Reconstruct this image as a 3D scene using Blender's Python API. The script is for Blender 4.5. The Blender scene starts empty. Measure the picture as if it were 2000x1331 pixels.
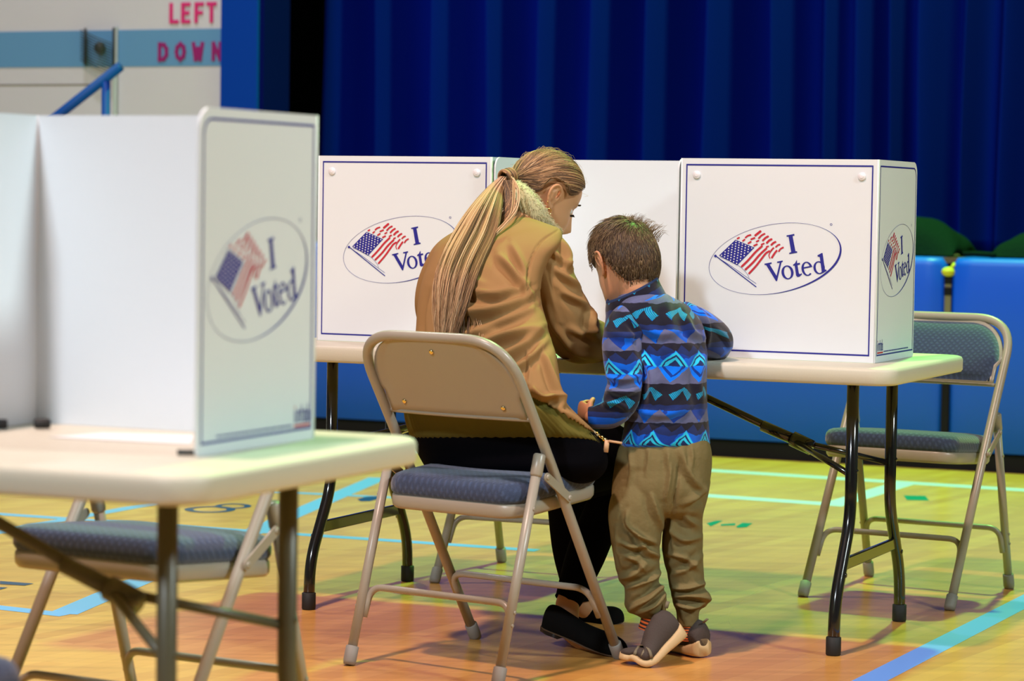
import bpy, bmesh, math, random
import numpy as np
from math import sin, cos, pi, sqrt, atan2, radians
from mathutils import Vector, Matrix

random.seed(7)
SC = bpy.context.scene
COL = SC.collection

# ------------------------------------------------------------------ camera
F_PX, PITCH, ROLL, CAM_H = 5090.6, 0.05259, 0.01544, 1.1369
cam_data = bpy.data.cameras.new('camera')
cam_data.sensor_width = 36.0
cam_data.sensor_fit = 'HORIZONTAL'
cam_data.lens = F_PX / 2000.0 * 36.0
cam_data.clip_end = 200
cam = bpy.data.objects.new('camera', cam_data)
COL.objects.link(cam)
_fwd = Vector((0, cos(PITCH), -sin(PITCH)))
_up0 = Vector((0, sin(PITCH), cos(PITCH)))
_rt0 = Vector((1, 0, 0))
_rt = _rt0 * cos(ROLL) + _up0 * sin(ROLL)
_up = -_rt0 * sin(ROLL) + _up0 * cos(ROLL)
cam.matrix_world = Matrix(((_rt.x, _up.x, -_fwd.x, 0), (_rt.y, _up.y, -_fwd.y, 0),
                           (_rt.z, _up.z, -_fwd.z, CAM_H), (0, 0, 0, 1)))
cam_data.dof.use_dof = True
cam_data.dof.focus_distance = 6.85
cam_data.dof.aperture_fstop = 4.2
SC.camera = cam

# ------------------------------------------------------------------ world and view
world = bpy.data.worlds.new('world')
SC.world = world
world.use_nodes = True
world.node_tree.nodes['Background'].inputs[0].default_value = (0.48, 0.80, 0.72, 1)
world.node_tree.nodes['Background'].inputs[1].default_value = 0.09
SC.view_settings.view_transform = 'Standard'
SC.view_settings.look = 'None'
SC.view_settings.exposure = 0.1
SC.view_settings.gamma = 1.0
SC.view_settings.use_curve_mapping = False

# ------------------------------------------------------------------ gym lamps (high bays of different tint) and one added green fill
def lamp(name, loc, target, power, color, size, spread=180, shape='DISK'):
    d = bpy.data.lights.new(name, 'AREA')
    d.shape = shape
    d.size = size
    d.energy = power
    d.color = color
    d.spread = radians(spread)
    o = bpy.data.objects.new(name, d)
    COL.objects.link(o)
    o.location = loc
    o.rotation_euler = (Vector(target) - Vector(loc)).to_track_quat('-Z', 'Y').to_euler()
    return o

lamp('green_bay_lamp', (2.3, 11.2, 7.0), (2.0, 10.4, 0), 640, (0.27, 1.0, 0.16), 0.35, 150)
lamp('far_green_fill', (1.2, 10.4, 7.2), (1.0, 10.4, 0), 25, (0.42, 1.0, 0.12), 0.35, 80)  # fill light added to make the far floor brighter and greener
lamp('rose_bay_lamp', (-1.5, 4.1, 7.0), (-0.6, 6.0, 0), 390, (1.0, 0.67, 0.56), 0.35, 170)
lamp('white_bay_lamp', (-2.6, 11.0, 7.0), (-1.6, 9.5, 0), 100, (1.0, 0.86, 0.95), 0.35, 150)
lamp('rear_bay_lamp', (-4.8, -2.6, 6.6), (0, 6.0, 0.8), 560, (0.86, 0.96, 1.04), 0.9)
lamp('side_bay_lamp', (6.5, 2.0, 6.0), (-0.2, 5.2, 0.7), 75, (0.86, 1.0, 0.98), 1.2, 70)

# ------------------------------------------------------------------ pixel rays to world points
O0 = np.array([0, 0, CAM_H])
def ray(px, py):
    a, b = px - 1000.0, py - 665.5
    u, v = (a * cos(ROLL) + b * sin(ROLL)) / F_PX, (-a * sin(ROLL) + b * cos(ROLL)) / F_PX
    return np.array([u, cos(PITCH) - v * sin(PITCH), -sin(PITCH) - v * cos(PITCH)])
def at_z(px, py, z=0.0):
    d = ray(px, py)
    return O0 + d * ((z - CAM_H) / d[2])
def at_y(px, py, y):
    d = ray(px, py)
    return O0 + d * (y / d[1])
def at_plane(px, py, P, n):
    d = ray(px, py)
    return O0 + d * (((np.array(P) - O0) @ np.array(n)) / (d @ np.array(n)))
def project(V):
    V = np.asarray(V, dtype=float)
    x, y, z = V[..., 0], V[..., 1], V[..., 2] - CAM_H
    d = y * cos(PITCH) - z * sin(PITCH)
    u = y * sin(PITCH) + z * cos(PITCH)
    a, b = x / d * F_PX, -u / d * F_PX
    return np.stack([1000 + a * cos(ROLL) - b * sin(ROLL), 665.5 + a * sin(ROLL) + b * cos(ROLL)], -1)

YAW = -0.4175
E1 = np.array([cos(YAW), sin(YAW), 0]); E2 = np.array([-sin(YAW), cos(YAW), 0]); EZ = np.array([0, 0, 1.0])

# ------------------------------------------------------------------ materials
def mat(name, color, rough=0.5, metal=0.0, spec=0.5, bump=None, noise=None, sheen=0.0, sub=0.0, trans=0.0, coat=0.0):
    """bump=(scale, strength, distance); noise=(scale, amount): slight tone variation."""
    m = bpy.data.materials.new(name)
    m.use_nodes = True
    nt = m.node_tree
    b = nt.nodes['Principled BSDF']
    b.inputs['Base Color'].default_value = (*color, 1)
    b.inputs['Roughness'].default_value = rough
    b.inputs['Metallic'].default_value = metal
    b.inputs['Specular IOR Level'].default_value = spec
    b.inputs['Sheen Weight'].default_value = sheen
    b.inputs['Coat Weight'].default_value = coat
    if sub:
        b.inputs['Subsurface Weight'].default_value = sub
        b.inputs['Subsurface Radius'].default_value = (0.02, 0.008, 0.004)
        b.inputs['Subsurface Scale'].default_value = 0.6
    tc = nt.nodes.new('ShaderNodeTexCoord')
    if noise:
        n = nt.nodes.new('ShaderNodeTexNoise'); n.inputs['Scale'].default_value = noise[0]
        n.inputs['Detail'].default_value = 4
        nt.links.new(tc.outputs['Object'], n.inputs['Vector'])
        mx = nt.nodes.new('ShaderNodeMix'); mx.data_type = 'RGBA'
        lo = [max(0, c * (1 - noise[1])) for c in color]; hi = [min(1, c * (1 + noise[1])) for c in color]
        mx.inputs[6].default_value = (*lo, 1); mx.inputs[7].default_value = (*hi, 1)
        nt.links.new(n.outputs['Fac'], mx.inputs[0])
        nt.links.new(mx.outputs[2], b.inputs['Base Color'])
    if bump:
        n = nt.nodes.new('ShaderNodeTexNoise'); n.inputs['Scale'].default_value = bump[0]
        n.inputs['Detail'].default_value = 3
        nt.links.new(tc.outputs['Object'], n.inputs['Vector'])
        bp = nt.nodes.new('ShaderNodeBump'); bp.inputs['Strength'].default_value = bump[1]
        bp.inputs['Distance'].default_value = bump[2]
        nt.links.new(n.outputs['Fac'], bp.inputs['Height'])
        nt.links.new(bp.outputs['Normal'], b.inputs['Normal'])
    return m

class NT:
    """small helper to write node graphs as expressions"""
    def __init__(s, m): s.nt = m.node_tree
    def n(s, t, **kw):
        nd = s.nt.nodes.new(t)
        for k, v in kw.items(): setattr(nd, k, v)
        return nd
    def put(s, inp, v):
        if hasattr(v, 'is_output') or isinstance(v, bpy.types.NodeSocket): s.nt.links.new(v, inp)
        elif isinstance(v, (tuple, list)): inp.default_value = (*v, 1) if len(v) == 3 and len(inp.default_value) == 4 else v
        else: inp.default_value = v
    def m(s, op, a, b=0.0, c=None):
        nd = s.n('ShaderNodeMath', operation=op)
        s.put(nd.inputs[0], a); s.put(nd.inputs[1], b)
        if c is not None: s.put(nd.inputs[2], c)
        return nd.outputs[0]
    def mix(s, f, a, b):
        nd = s.n('ShaderNodeMix', data_type='RGBA')
        s.put(nd.inputs[0], f); s.put(nd.inputs[6], a); s.put(nd.inputs[7], b)
        return nd.outputs[2]

M = {}
M['pad_blue'] = mat('wall_pad_vinyl', (0.0, 0.092, 0.95), 0.42, spec=0.35, bump=(60, 0.1, 0.003))
M['wall_white'] = mat('painted_block_white', (0.56, 0.63, 0.70), 0.75, spec=0.2, bump=(30, 0.3, 0.004), noise=(1.5, 0.05))
M['wall_far'] = mat('gym_wall_grey', (0.16, 0.17, 0.18), 0.8)
M['stripe_blue'] = mat('painted_stripe_blue', (0.11, 0.31, 0.56), 0.7, spec=0.2)
M['letter_pink'] = mat('pink_letter', (0.62, 0.02, 0.20), 0.6)
M['letter_purple'] = mat('purple_letter', (0.26, 0.005, 0.15), 0.6)
M['proscenium_blue'] = mat('proscenium_blue', (0.0, 0.045, 0.38), 0.6, spec=0.1)
M['proscenium_navy'] = mat('proscenium_navy', (0.0, 0.003, 0.09), 0.7, spec=0.05)
M['black'] = mat('black_matte', (0.006, 0.006, 0.008), 0.8, spec=0.2)
M['drape_black'] = mat('black_drape', (0.002, 0.002, 0.006), 0.95, spec=0.1)
M['curtain'] = mat('blue_velour', (0.0, 0.006, 0.19), 0.9, spec=0.03, bump=(150, 0.2, 0.002))
M['rail_blue'] = mat('blue_rail_paint', (0.0, 0.05, 0.34), 0.45, spec=0.2)
M['table_top'] = mat('speckled_table_plastic', (0.57, 0.55, 0.45), 0.5, spec=0.4, bump=(400, 0.12, 0.001), noise=(250, 0.05))
M['leg_black'] = mat('black_gloss_steel', (0.008, 0.008, 0.009), 0.16, spec=0.6, coat=0.3)
M['leg_olive'] = mat('olive_grey_steel', (0.085, 0.08, 0.05), 0.4, spec=0.5)
M['rubber_black'] = mat('black_rubber', (0.01, 0.01, 0.01), 0.7)
M['chair_metal'] = mat('beige_chair_enamel', (0.32, 0.285, 0.235), 0.32, spec=0.5, bump=(300, 0.06, 0.001))
M['chair_foot'] = mat('grey_rubber_foot', (0.25, 0.23, 0.21), 0.6)
M['rivet'] = mat('brass_rivet', (0.75, 0.60, 0.30), 0.25, metal=1.0)
M['booth'] = mat('white_corrugated_plastic', (0.74, 0.79, 0.84), 0.42, spec=0.35, noise=(2.5, 0.02))
M['print_blue'] = mat('print_navy', (0.012, 0.012, 0.26), 0.5)
M['print_red'] = mat('print_red', (0.52, 0.012, 0.03), 0.5)
M['print_white'] = mat('print_white', (0.8, 0.8, 0.8), 0.5)
M['snap'] = mat('white_snap_button', (0.80, 0.79, 0.84), 0.3)
M['dark_green'] = mat('dark_green_canvas', (0.002, 0.012, 0.010), 0.9, spec=0.06, bump=(60, 0.4, 0.01))
M['strap'] = mat('tan_strap', (0.16, 0.15, 0.08), 0.7)
M['yellow'] = mat('yellow_plastic', (0.55, 0.50, 0.02), 0.4)
M['paper'] = mat('white_paper', (0.80, 0.80, 0.82), 0.6)
M['wire'] = mat('dark_wire', (0.02, 0.03, 0.03), 0.5)
M['stage_wood'] = mat('stage_floor_board', (0.10, 0.06, 0.03), 0.5)
M['line_cyan'] = mat('cyan_floor_tape', (0.16, 0.37, 0.95), 0.35, spec=0.5)
M['line_white'] = mat('white_floor_tape', (0.48, 0.56, 0.95), 0.35, spec=0.5)
M['mark_navy'] = mat('navy_floor_paint', (0.01, 0.05, 0.18), 0.35)
M['mark_teal'] = mat('teal_floor_paint', (0.0, 0.20, 0.13), 0.35)

def fabric_mat(name, color, scale=1.0, amount=0.35):
    """quilted jacquard weave of the chair pads"""
    m = mat(name, color, 0.85, spec=0.2, sheen=0.3)
    t = NT(m); b = m.node_tree.nodes['Principled BSDF']
    tc = t.n('ShaderNodeTexCoord')
    def wave(rot, sc):
        mp = t.n('ShaderNodeMapping'); mp.inputs['Rotation'].default_value = rot
        m.node_tree.links.new(tc.outputs['Object'], mp.inputs['Vector'])
        w = t.n('ShaderNodeTexWave'); w.inputs['Scale'].default_value = sc
        w.inputs['Distortion'].default_value = 1.5; w.inputs['Detail'].default_value = 1.5
        w.inputs['Detail Scale'].default_value = 4
        m.node_tree.links.new(mp.outputs['Vector'], w.inputs['Vector'])
        return w.outputs['Fac']
    a = wave((0.3, 0.3, 0.8), 26 * scale); c = wave((0.3, -0.3, -0.8), 26 * scale)
    f = t.m('MULTIPLY', a, c)
    n = t.n('ShaderNodeTexNoise'); n.inputs['Scale'].default_value = 350
    m.node_tree.links.new(tc.outputs['Object'], n.inputs['Vector'])
    f2 = t.m('ADD', t.m('MULTIPLY', f, 0.6), t.m('MULTIPLY', n.outputs['Fac'], 0.5))
    lo = tuple(x * (1 - amount) for x in color); hi = tuple(min(1, x * (1 + amount * 1.6)) for x in color)
    t.put(b.inputs['Base Color'], t.mix(f2, lo, hi))
    bp = t.n('ShaderNodeBump'); bp.inputs['Strength'].default_value = 0.5; bp.inputs['Distance'].default_value = 0.002
    m.node_tree.links.new(f2, bp.inputs['Height']); m.node_tree.links.new(bp.outputs['Normal'], b.inputs['Normal'])
    return m
M['pad_fabric'] = fabric_mat('navy_jacquard', (0.033, 0.052, 0.108))

def floor_mat():
    m = mat('gym_floor_planks', (0.6, 0.35, 0.12), 0.26, spec=0.5)
    t = NT(m); b = m.node_tree.nodes['Principled BSDF']
    tc = t.n('ShaderNodeTexCoord')
    mp = t.n('ShaderNodeMapping'); mp.inputs['Rotation'].default_value = (0, 0, radians(-57.5))
    m.node_tree.links.new(tc.outputs['Object'], mp.inputs['Vector'])
    br = t.n('ShaderNodeTexBrick'); br.offset = 0.37; br.squash = 1.0
    br.inputs['Scale'].default_value = 1.0
    br.inputs['Brick Width'].default_value = 0.62; br.inputs['Row Height'].default_value = 0.058
    br.inputs['Mortar Size'].default_value = 0.0006; br.inputs['Mortar Smooth'].default_value = 0.3
    br.inputs['Bias'].default_value = 0.0
    br.inputs['Color1'].default_value = (0.60, 0.275, 0.066, 1)
    br.inputs['Color2'].default_value = (0.70, 0.355, 0.092, 1)
    br.inputs['Mortar'].default_value = (0.46, 0.21, 0.06, 1)
    m.node_tree.links.new(mp.outputs['Vector'], br.inputs['Vector'])
    mp2 = t.n('ShaderNodeMapping'); mp2.inputs['Rotation'].default_value = (0, 0, radians(-57.5))
    mp2.inputs['Scale'].default_value = (0.7, 11, 1)
    m.node_tree.links.new(tc.outputs['Object'], mp2.inputs['Vector'])
    n = t.n('ShaderNodeTexNoise'); n.inputs['Scale'].default_value = 2.2; n.inputs['Detail'].default_value = 6
    m.node_tree.links.new(mp2.outputs['Vector'], n.inputs['Vector'])
    rr = t.n('ShaderNodeMapRange'); t.put(rr.inputs[0], n.outputs['Fac'])
    rr.inputs[1].default_value = 0.3; rr.inputs[2].default_value = 0.7; rr.inputs[3].default_value = 0.84; rr.inputs[4].default_value = 1.08
    mul = t.n('ShaderNodeMix', data_type='RGBA', blend_type='MULTIPLY'); mul.inputs[0].default_value = 1.0
    t.put(mul.inputs[6], br.outputs['Color'])
    cc = t.n('ShaderNodeCombineColor')
    for i in range(3): t.put(cc.inputs[i], rr.outputs[0])
    t.put(mul.inputs[7], cc.outputs[0])
    t.put(b.inputs['Base Color'], mul.outputs[2])
    n2 = t.n('ShaderNodeTexNoise'); n2.inputs['Scale'].default_value = 3
    t.put(b.inputs['Roughness'], t.m('ADD', 0.2, t.m('MULTIPLY', n2.outputs['Fac'], 0.14)))
    return m
M['floor'] = floor_mat()

# ------------------------------------------------------------------ object helpers
def tag(o, label=None, cat=None, group=None, kind=None):
    if label: o['label'] = label
    if cat: o['category'] = cat
    if group: o['group'] = group
    if kind: o['kind'] = kind
    return o
def empty(name, loc=(0, 0, 0), rz=0.0):
    o = bpy.data.objects.new(name, None); COL.objects.link(o)
    o.location = loc; o.rotation_euler = (0, 0, rz); o.empty_display_size = 0.1
    return o
class MB:
    """mesh builder: verts, faces with material slots; local space"""
    def __init__(s): s.v = []; s.f = []; s.mi = []; s.mats = []; s.sm = []
    def slot(s, m):
        if m not in s.mats: s.mats.append(m)
        return s.mats.index(m)
    def add(s, verts, faces, m, smooth=True):
        k = len(s.v); i = s.slot(m)
        s.v += [tuple(float(c) for c in p) for p in verts]
        for f in faces:
            s.f.append([a + k for a in f]); s.mi.append(i); s.sm.append(smooth)
    def box(s, x0, x1, y0, y1, z0, z1, m, T=None):
        p = [(x, y, z) for z in (z0, z1) for y in (y0, y1) for x in (x0, x1)]
        if T: p = [T(q) for q in p]
        s.add(p, [(0, 2, 3, 1), (4, 5, 7, 6), (0, 1, 5, 4), (2, 6, 7, 3), (0, 4, 6, 2), (1, 3, 7, 5)], m, False)
    def prism(s, poly, h0, h1, m, T, smooth=False):
        """poly in (a,b), extruded along third axis from h0 to h1; T maps (a,b,h) to xyz"""
        n = len(poly)
        s.add([T((a, b, h0)) for a, b in poly] + [T((a, b, h1)) for a, b in poly],
              [list(range(n))[::-1], list(range(n, 2 * n))], m, smooth)
        s.add([T((a, b, h0)) for a, b in poly] + [T((a, b, h1)) for a, b in poly],
              [(i, (i + 1) % n, (i + 1) % n + n, i + n) for i in range(n)], m, True)
    def tube(s, pts, r, m, seg=12, caps=True, flat=None):
        pts = [np.array(p, float) for p in pts]; n = len(pts)
        rs = r if isinstance(r, (list, tuple)) else [r] * n
        T = []
        for i in range(n):
            d = pts[min(i + 1, n - 1)] - pts[max(i - 1, 0)]
            T.append(d / (np.linalg.norm(d) + 1e-12))
        up = np.array([0, 0, 1.0]) if abs(T[0][2]) < 0.9 else np.array([0, 1.0, 0])
        N = np.cross(T[0], up); N /= np.linalg.norm(N)
        vs = []
        for i in range(n):
            N = N - T[i] * (N @ T[i]); N /= np.linalg.norm(N); B = np.cross(T[i], N)
            for k in range(seg):
                a = 2 * pi * k / seg
                f1, f2 = (1, 1) if flat is None else flat
                vs.append(pts[i] + rs[i] * (cos(a) * N * f1 + sin(a) * B * f2))
        fs = [(i * seg + k, i * seg + (k + 1) % seg, (i + 1) * seg + (k + 1) % seg, (i + 1) * seg + k)
              for i in range(n - 1) for k in range(seg)]
        if caps: fs += [list(range(seg))[::-1], list(range((n - 1) * seg, n * seg))]
        s.add(vs, fs, m)
    def ball(s, c, r, m, seg=12, ring=8, sc=(1, 1, 1)):
        vs = [(c[0], c[1], c[2] - r * sc[2])]
        for i in range(1, ring):
            t = -pi / 2 + pi * i / ring
            for k in range(seg):
                a = 2 * pi * k / seg
                vs.append((c[0] + r * sc[0] * cos(t) * cos(a), c[1] + r * sc[1] * cos(t) * sin(a), c[2] + r * sc[2] * sin(t)))
        vs.append((c[0], c[1], c[2] + r * sc[2])); L = len(vs) - 1
        fs = [(0, 1 + (k + 1) % seg, 1 + k) for k in range(seg)]
        for i in range(ring - 2):
            for k in range(seg):
                a = 1 + i * seg + k; b = 1 + i * seg + (k + 1) % seg
                fs.append((a, b, b + seg, a + seg))
        fs += [(L, L - seg + k, L - seg + (k + 1) % seg) for k in range(seg)]
        s.add(vs, fs, m)
    def disc_to(s, c, n, r, h, m, seg=14):
        """short domed button at c with axis n"""
        n = np.array(n, float); n /= np.linalg.norm(n)
        up = np.array([0, 0, 1.0]) if abs(n[2]) < 0.9 else np.array([1.0, 0, 0])
        a = np.cross(n, up); a /= np.linalg.norm(a); b = np.cross(n, a); c = np.array(c, float)
        vs = []
        prof = [(1.0, 0), (0.98, 0.55), (0.72, 0.95), (0.35, 1.0)]
        for (q, hh) in prof:
            for k in range(seg):
                t = 2 * pi * k / seg
                vs.append(c + r * q * (cos(t) * a + sin(t) * b) + n * h * hh)
        fs = [(i * seg + k, i * seg + (k + 1) % seg, (i + 1) * seg + (k + 1) % seg, (i + 1) * seg + k)
              for i in range(3) for k in range(seg)]
        fs += [list(range(seg))[::-1], list(range(3 * seg, 4 * seg))]
        s.add(vs, fs, m)
    def build(s, name, parent=None, bevel=0.0, seg=2):
        me = bpy.data.meshes.new(name)
        me.from_pydata(s.v, [], s.f)
        for m in s.mats: me.materials.append(m)
        me.polygons.foreach_set('material_index', s.mi)
        me.polygons.foreach_set('use_smooth', s.sm)
        me.update()
        o = bpy.data.objects.new(name, me); COL.objects.link(o)
        if parent is not None: o.parent = parent
        if bevel:
            md = o.modifiers.new('bevel', 'BEVEL'); md.width = bevel; md.segments = seg; md.limit_method = 'ANGLE'
            md.angle_limit = radians(50); md.harden_normals = False
        return o

def fillet(pts, r, n=6):
    """round the corners of a polyline"""
    pts = [np.array(p, float) for p in pts]; out = [pts[0]]
    rs = r if isinstance(r, (list, tuple)) else [r] * len(pts)
    for i in range(1, len(pts) - 1):
        a, b, c = pts[i - 1], pts[i], pts[i + 1]
        u = a - b; v = c - b; lu, lv = np.linalg.norm(u), np.linalg.norm(v)
        q = min(rs[i], lu * 0.49, lv * 0.49); p0 = b + u / lu * q; p1 = b + v / lv * q
        for k in range(n + 1):
            t = k / n
            out.append((1 - t) ** 2 * p0 + 2 * t * (1 - t) * b + t * t * p1)
    out.append(pts[-1])
    return out
def rounded_rect(x0, x1, y0, y1, r, n=6):
    P = []
    for cx, cy, a0 in ((x1 - r, y0 + r, -pi / 2), (x1 - r, y1 - r, 0), (x0 + r, y1 - r, pi / 2), (x0 + r, y0 + r, pi)):
        for k in range(n + 1):
            a = a0 + pi / 2 * k / n
            P.append((cx + r * cos(a), cy + r * sin(a)))
    return P
def frame_T(P, ex, ey, ez):
    P = np.array(P, float)
    return lambda q: P + ex * q[0] + ey * q[1] + ez * q[2]

# ================================================================== SETTING
W0 = np.array([0.919, 11.847, 0.0])          # a point on the stage front plane
def wall_pt(u, v, z): return W0 + E1 * u + E2 * v + EZ * z
WT = lambda q: wall_pt(q[0], q[1], q[2])

# floor with its planks, tape lines and painted figures
fb = MB()
fb.add([(-9, -5, 0), (9, -5, 0), (9, 18, 0), (-9, 18, 0)], [(0, 1, 2, 3)], M['floor'], False)
_lz = [0.0004]
def tape(p, q, w, m, ext=0.0):
    a = at_z(*p); b = at_z(*q); d = (b - a) / np.linalg.norm(b - a); n = np.array([-d[1], d[0], 0])
    a = a - d * ext; b = b + d * ext; z = EZ * _lz[0]; _lz[0] += 0.00005
    fb.add([a - n * w / 2 + z, b - n * w / 2 + z, b + n * w / 2 + z, a + n * w / 2 + z], [(0, 1, 2, 3)], m, False)
tape((1698, 1331), (2000, 1176), 0.075, M['line_cyan'], 1.2)
tape((1380, 919), (2000, 958), 0.10, M['line_white'], 2.5)
tape((1300, 963), (1628, 986), 0.10, M['line_white'], 0.03)
tape((1628, 986), (1768, 944), 0.10, M['line_white'], 0.05)
tape((-60, 1181), (118, 1201), 0.06, M['line_cyan'], 0.02)
tape((122, 1200), (740, 934), 0.085, M['line_cyan'], 0.0)
tape((0, 1005), (620, 1047), 0.06, M['line_cyan'], 0.8)
tape((20, 1036), (262, 991), 0.06, M['line_cyan'], 0.5)
tape((420, 956), (648, 967), 0.05, M['line_cyan'], 0.3)
tape((1768, 973), (1811, 974), 0.17, M['mark_teal'])
def paint(pix, m):
    z = EZ * _lz[0]; _lz[0] += 0.00005
    P = [at_z(*p) + z for p in pix]
    fb.add(P, [list(range(len(P)))[::-1]], m, False)
paint([(1380, 1023), (1398, 1018), (1412, 1018), (1400, 1024), (1388, 1029)], M['mark_teal'])
paint([(1408, 1025), (1436, 1023), (1436, 1027), (1408, 1028)], M['mark_teal'])
paint([(1438, 1029), (1450, 1022), (1470, 1023), (1458, 1031), (1440, 1032)], M['mark_teal'])
paint([(0, 1136), (66, 1141), (48, 1145), (0, 1142)], M['mark_navy'])
paint([(0, 1148), (15, 1149), (0, 1153)], M['mark_navy'])
paint([(698, 976), (716, 971), (748, 970), (742, 975), (722, 980), (704, 980)], M['mark_navy'])
def ring_mark(cx, cy, rx, ry, w, m, n=40):
    z = EZ * _lz[0]; _lz[0] += 0.00005
    vs = []
    for k in range(n):
        a = 2 * pi * k / n
        vs.append(at_z(cx + rx * cos(a), cy + ry * sin(a)) + z)
        vs.append(at_z(cx + (rx - w) * cos(a), cy + (ry - w * ry / rx * 0.9) * sin(a)) + z)
    fb.add(vs, [(2 * k, 2 * ((k + 1) % n), 2 * ((k + 1) % n) + 1, 2 * k + 1) for k in range(n)], m, False)
ring_mark(410, 996, 50, 6.5, 17, M['mark_navy'])
ring_mark(455, 989.5, 36, 5, 13, M['mark_navy'])
floor = fb.build('floor'); tag(floor, 'glossy orange and yellow gym floor with taped court lines', 'floor', kind='structure')

# stage front, proscenium and side wall
b = MB(); b.box(-2.4, 8.6, 0.035, 0.6, 0.0, 0.905, M['black'], WT); o = b.build('wall_stage_front'); tag(o, kind='structure')
b = MB(); b.box(-2.4, 8.6, 0.0, 3.2, 0.905, 0.93, M['stage_wood'], WT); o = b.build('trim_1'); tag(o, kind='structure')
b = MB(); b.box(-2.4, 8.6, -0.02, 0.033, 0.0, 0.075, M['black'], WT); o = b.build('baseboard_stage'); tag(o, kind='structure')
b = MB()
b.box(-2.565, -2.36, -0.06, 0.22, 0.0, 5.2, M['proscenium_blue'], WT)
b.box(-2.3595, -2.335, -0.04, 0.22, 0.93, 5.2, M['proscenium_navy'], WT)
o = b.build('trim_2'); tag(o, 'bright blue painted edge of the stage opening', 'trim', kind='structure')
b = MB()
b.box(-8, -2.566, 0.0, 0.2, 0.0, 6.5, M['wall_white'], WT)
b.box(-8, -2.567, -0.004, 0.0, 1.792, 1.975, M['stripe_blue'], WT)
# mortar joint of the painted block
b.box(-8, -3.3, -0.003, 0.0, 1.700, 1.706, M['strap'], WT)
wl = b.build('wall_left'); tag(wl, 'white painted block wall with a pale blue stripe', 'wall', kind='structure')
b = MB(); b.box(-2.6, 8.6, 3.0, 3.1, 0.9, 6.5, M['drape_black'], WT); o = b.build('wall_stage_back'); tag(o, kind='structure')
b = MB(); b.box(-5.0, -0.8, 1.6, 1.66, 0.93, 6.0, M['drape_black'], WT)
o = b.build('wing_drape'); tag(o, 'black wing drape hanging in the gap left of the blue stage curtain', 'drape')
# closed room behind and beside the camera
b = MB()
b.box(-9.2, -9, -6, 19, 0, 8, M['wall_far']); o = b.build('wall_west'); tag(o, kind='structure')
b = MB(); b.box(9, 9.2, -6, 19, 0, 8, M['wall_far']); o = b.build('wall_east'); tag(o, kind='structure')
b = MB(); b.box(-9.2, 9.2, -6.2, -6, 0, 8, M['wall_far']); o = b.build('wall_rear'); tag(o, kind='structure')
b = MB(); b.box(-9.2, 9.2, -6, 19, 8, 8.2, M['wall_far']); o = b.build('ceiling'); tag(o, kind='structure')

# letters on the white wall (block strokes)
GL = {'L': [[(0, 0), (0, 1)], [(0, 0), (.62, 0)]], 'E': [[(0, 0), (0, 1)], [(0, 0), (.6, 0)], [(0, .5), (.5, .5)], [(0, 1), (.6, 1)]],
      'F': [[(0, 0), (0, 1)], [(0, .5), (.5, .5)], [(0, 1), (.6, 1)]], 'T': [[(.35, 0), (.35, 1)], [(0, 1), (.7, 1)]],
      'D': [[(0, 0), (0, 1), (.4, .95), (.62, .7), (.62, .3), (.4, .05), (0, 0)]],
      'O': [[(.35, 0), (.08, .2), (0, .5), (.08, .8), (.35, 1), (.62, .8), (.7, .5), (.62, .2), (.35, 0)]],
      'W': [[(0, 1), (.2, 0), (.4, .7), (.6, 0), (.8, 1)]], 'N': [[(0, 0), (0, 1), (.6, 0), (.6, 1)]]}
def block_letter(ch, u, z, w, h, m, sw):
    mb = MB(); k = 0
    for st in GL[ch]:
        for p, q in zip(st[:-1], st[1:]):
            a = np.array([u + p[0] * w / .7, z + p[1] * h]); c = np.array([u + q[0] * w / .7, z + q[1] * h])
            d = (c - a) / np.linalg.norm(c - a); nn = np.array([-d[1], d[0]]) * sw / 2; a = a - d * sw * .45; c = c + d * sw * .45
            mb.prism([tuple(a - nn), tuple(c - nn), tuple(c + nn), tuple(a + nn)], -0.008 - k * .0005, 0.0, m,
                     lambda q3: wall_pt(q3[0], q3[2], q3[1])); k += 1
    return mb
for i, (ch, px) in enumerate(zip('LEFT', (335, 358, 384, 407))):
    p = at_plane(px, 36, W0, E2) - W0
    o = block_letter(ch, p @ E1, 2.012, 0.040, 0.085, M['letter_pink'], 0.018).build('wall_letter')
    tag(o, 'pink cut-out letter %s in the word LEFT on the white wall' % ch, 'letter', 'pink letters on the white wall')
for i, (ch, px) in enumerate(zip('DOWN', (313, 346, 379, 418))):
    p = at_plane(px, 104, W0, E2) - W0
    o = block_letter(ch, p @ E1, 1.824, 0.045, 0.078, M['letter_purple'], 0.019).build('wall_letter')
    tag(o, 'purple cut-out letter %s in the word DOWN on the blue stripe' % ch, 'letter', 'purple letters on the blue stripe')

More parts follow.
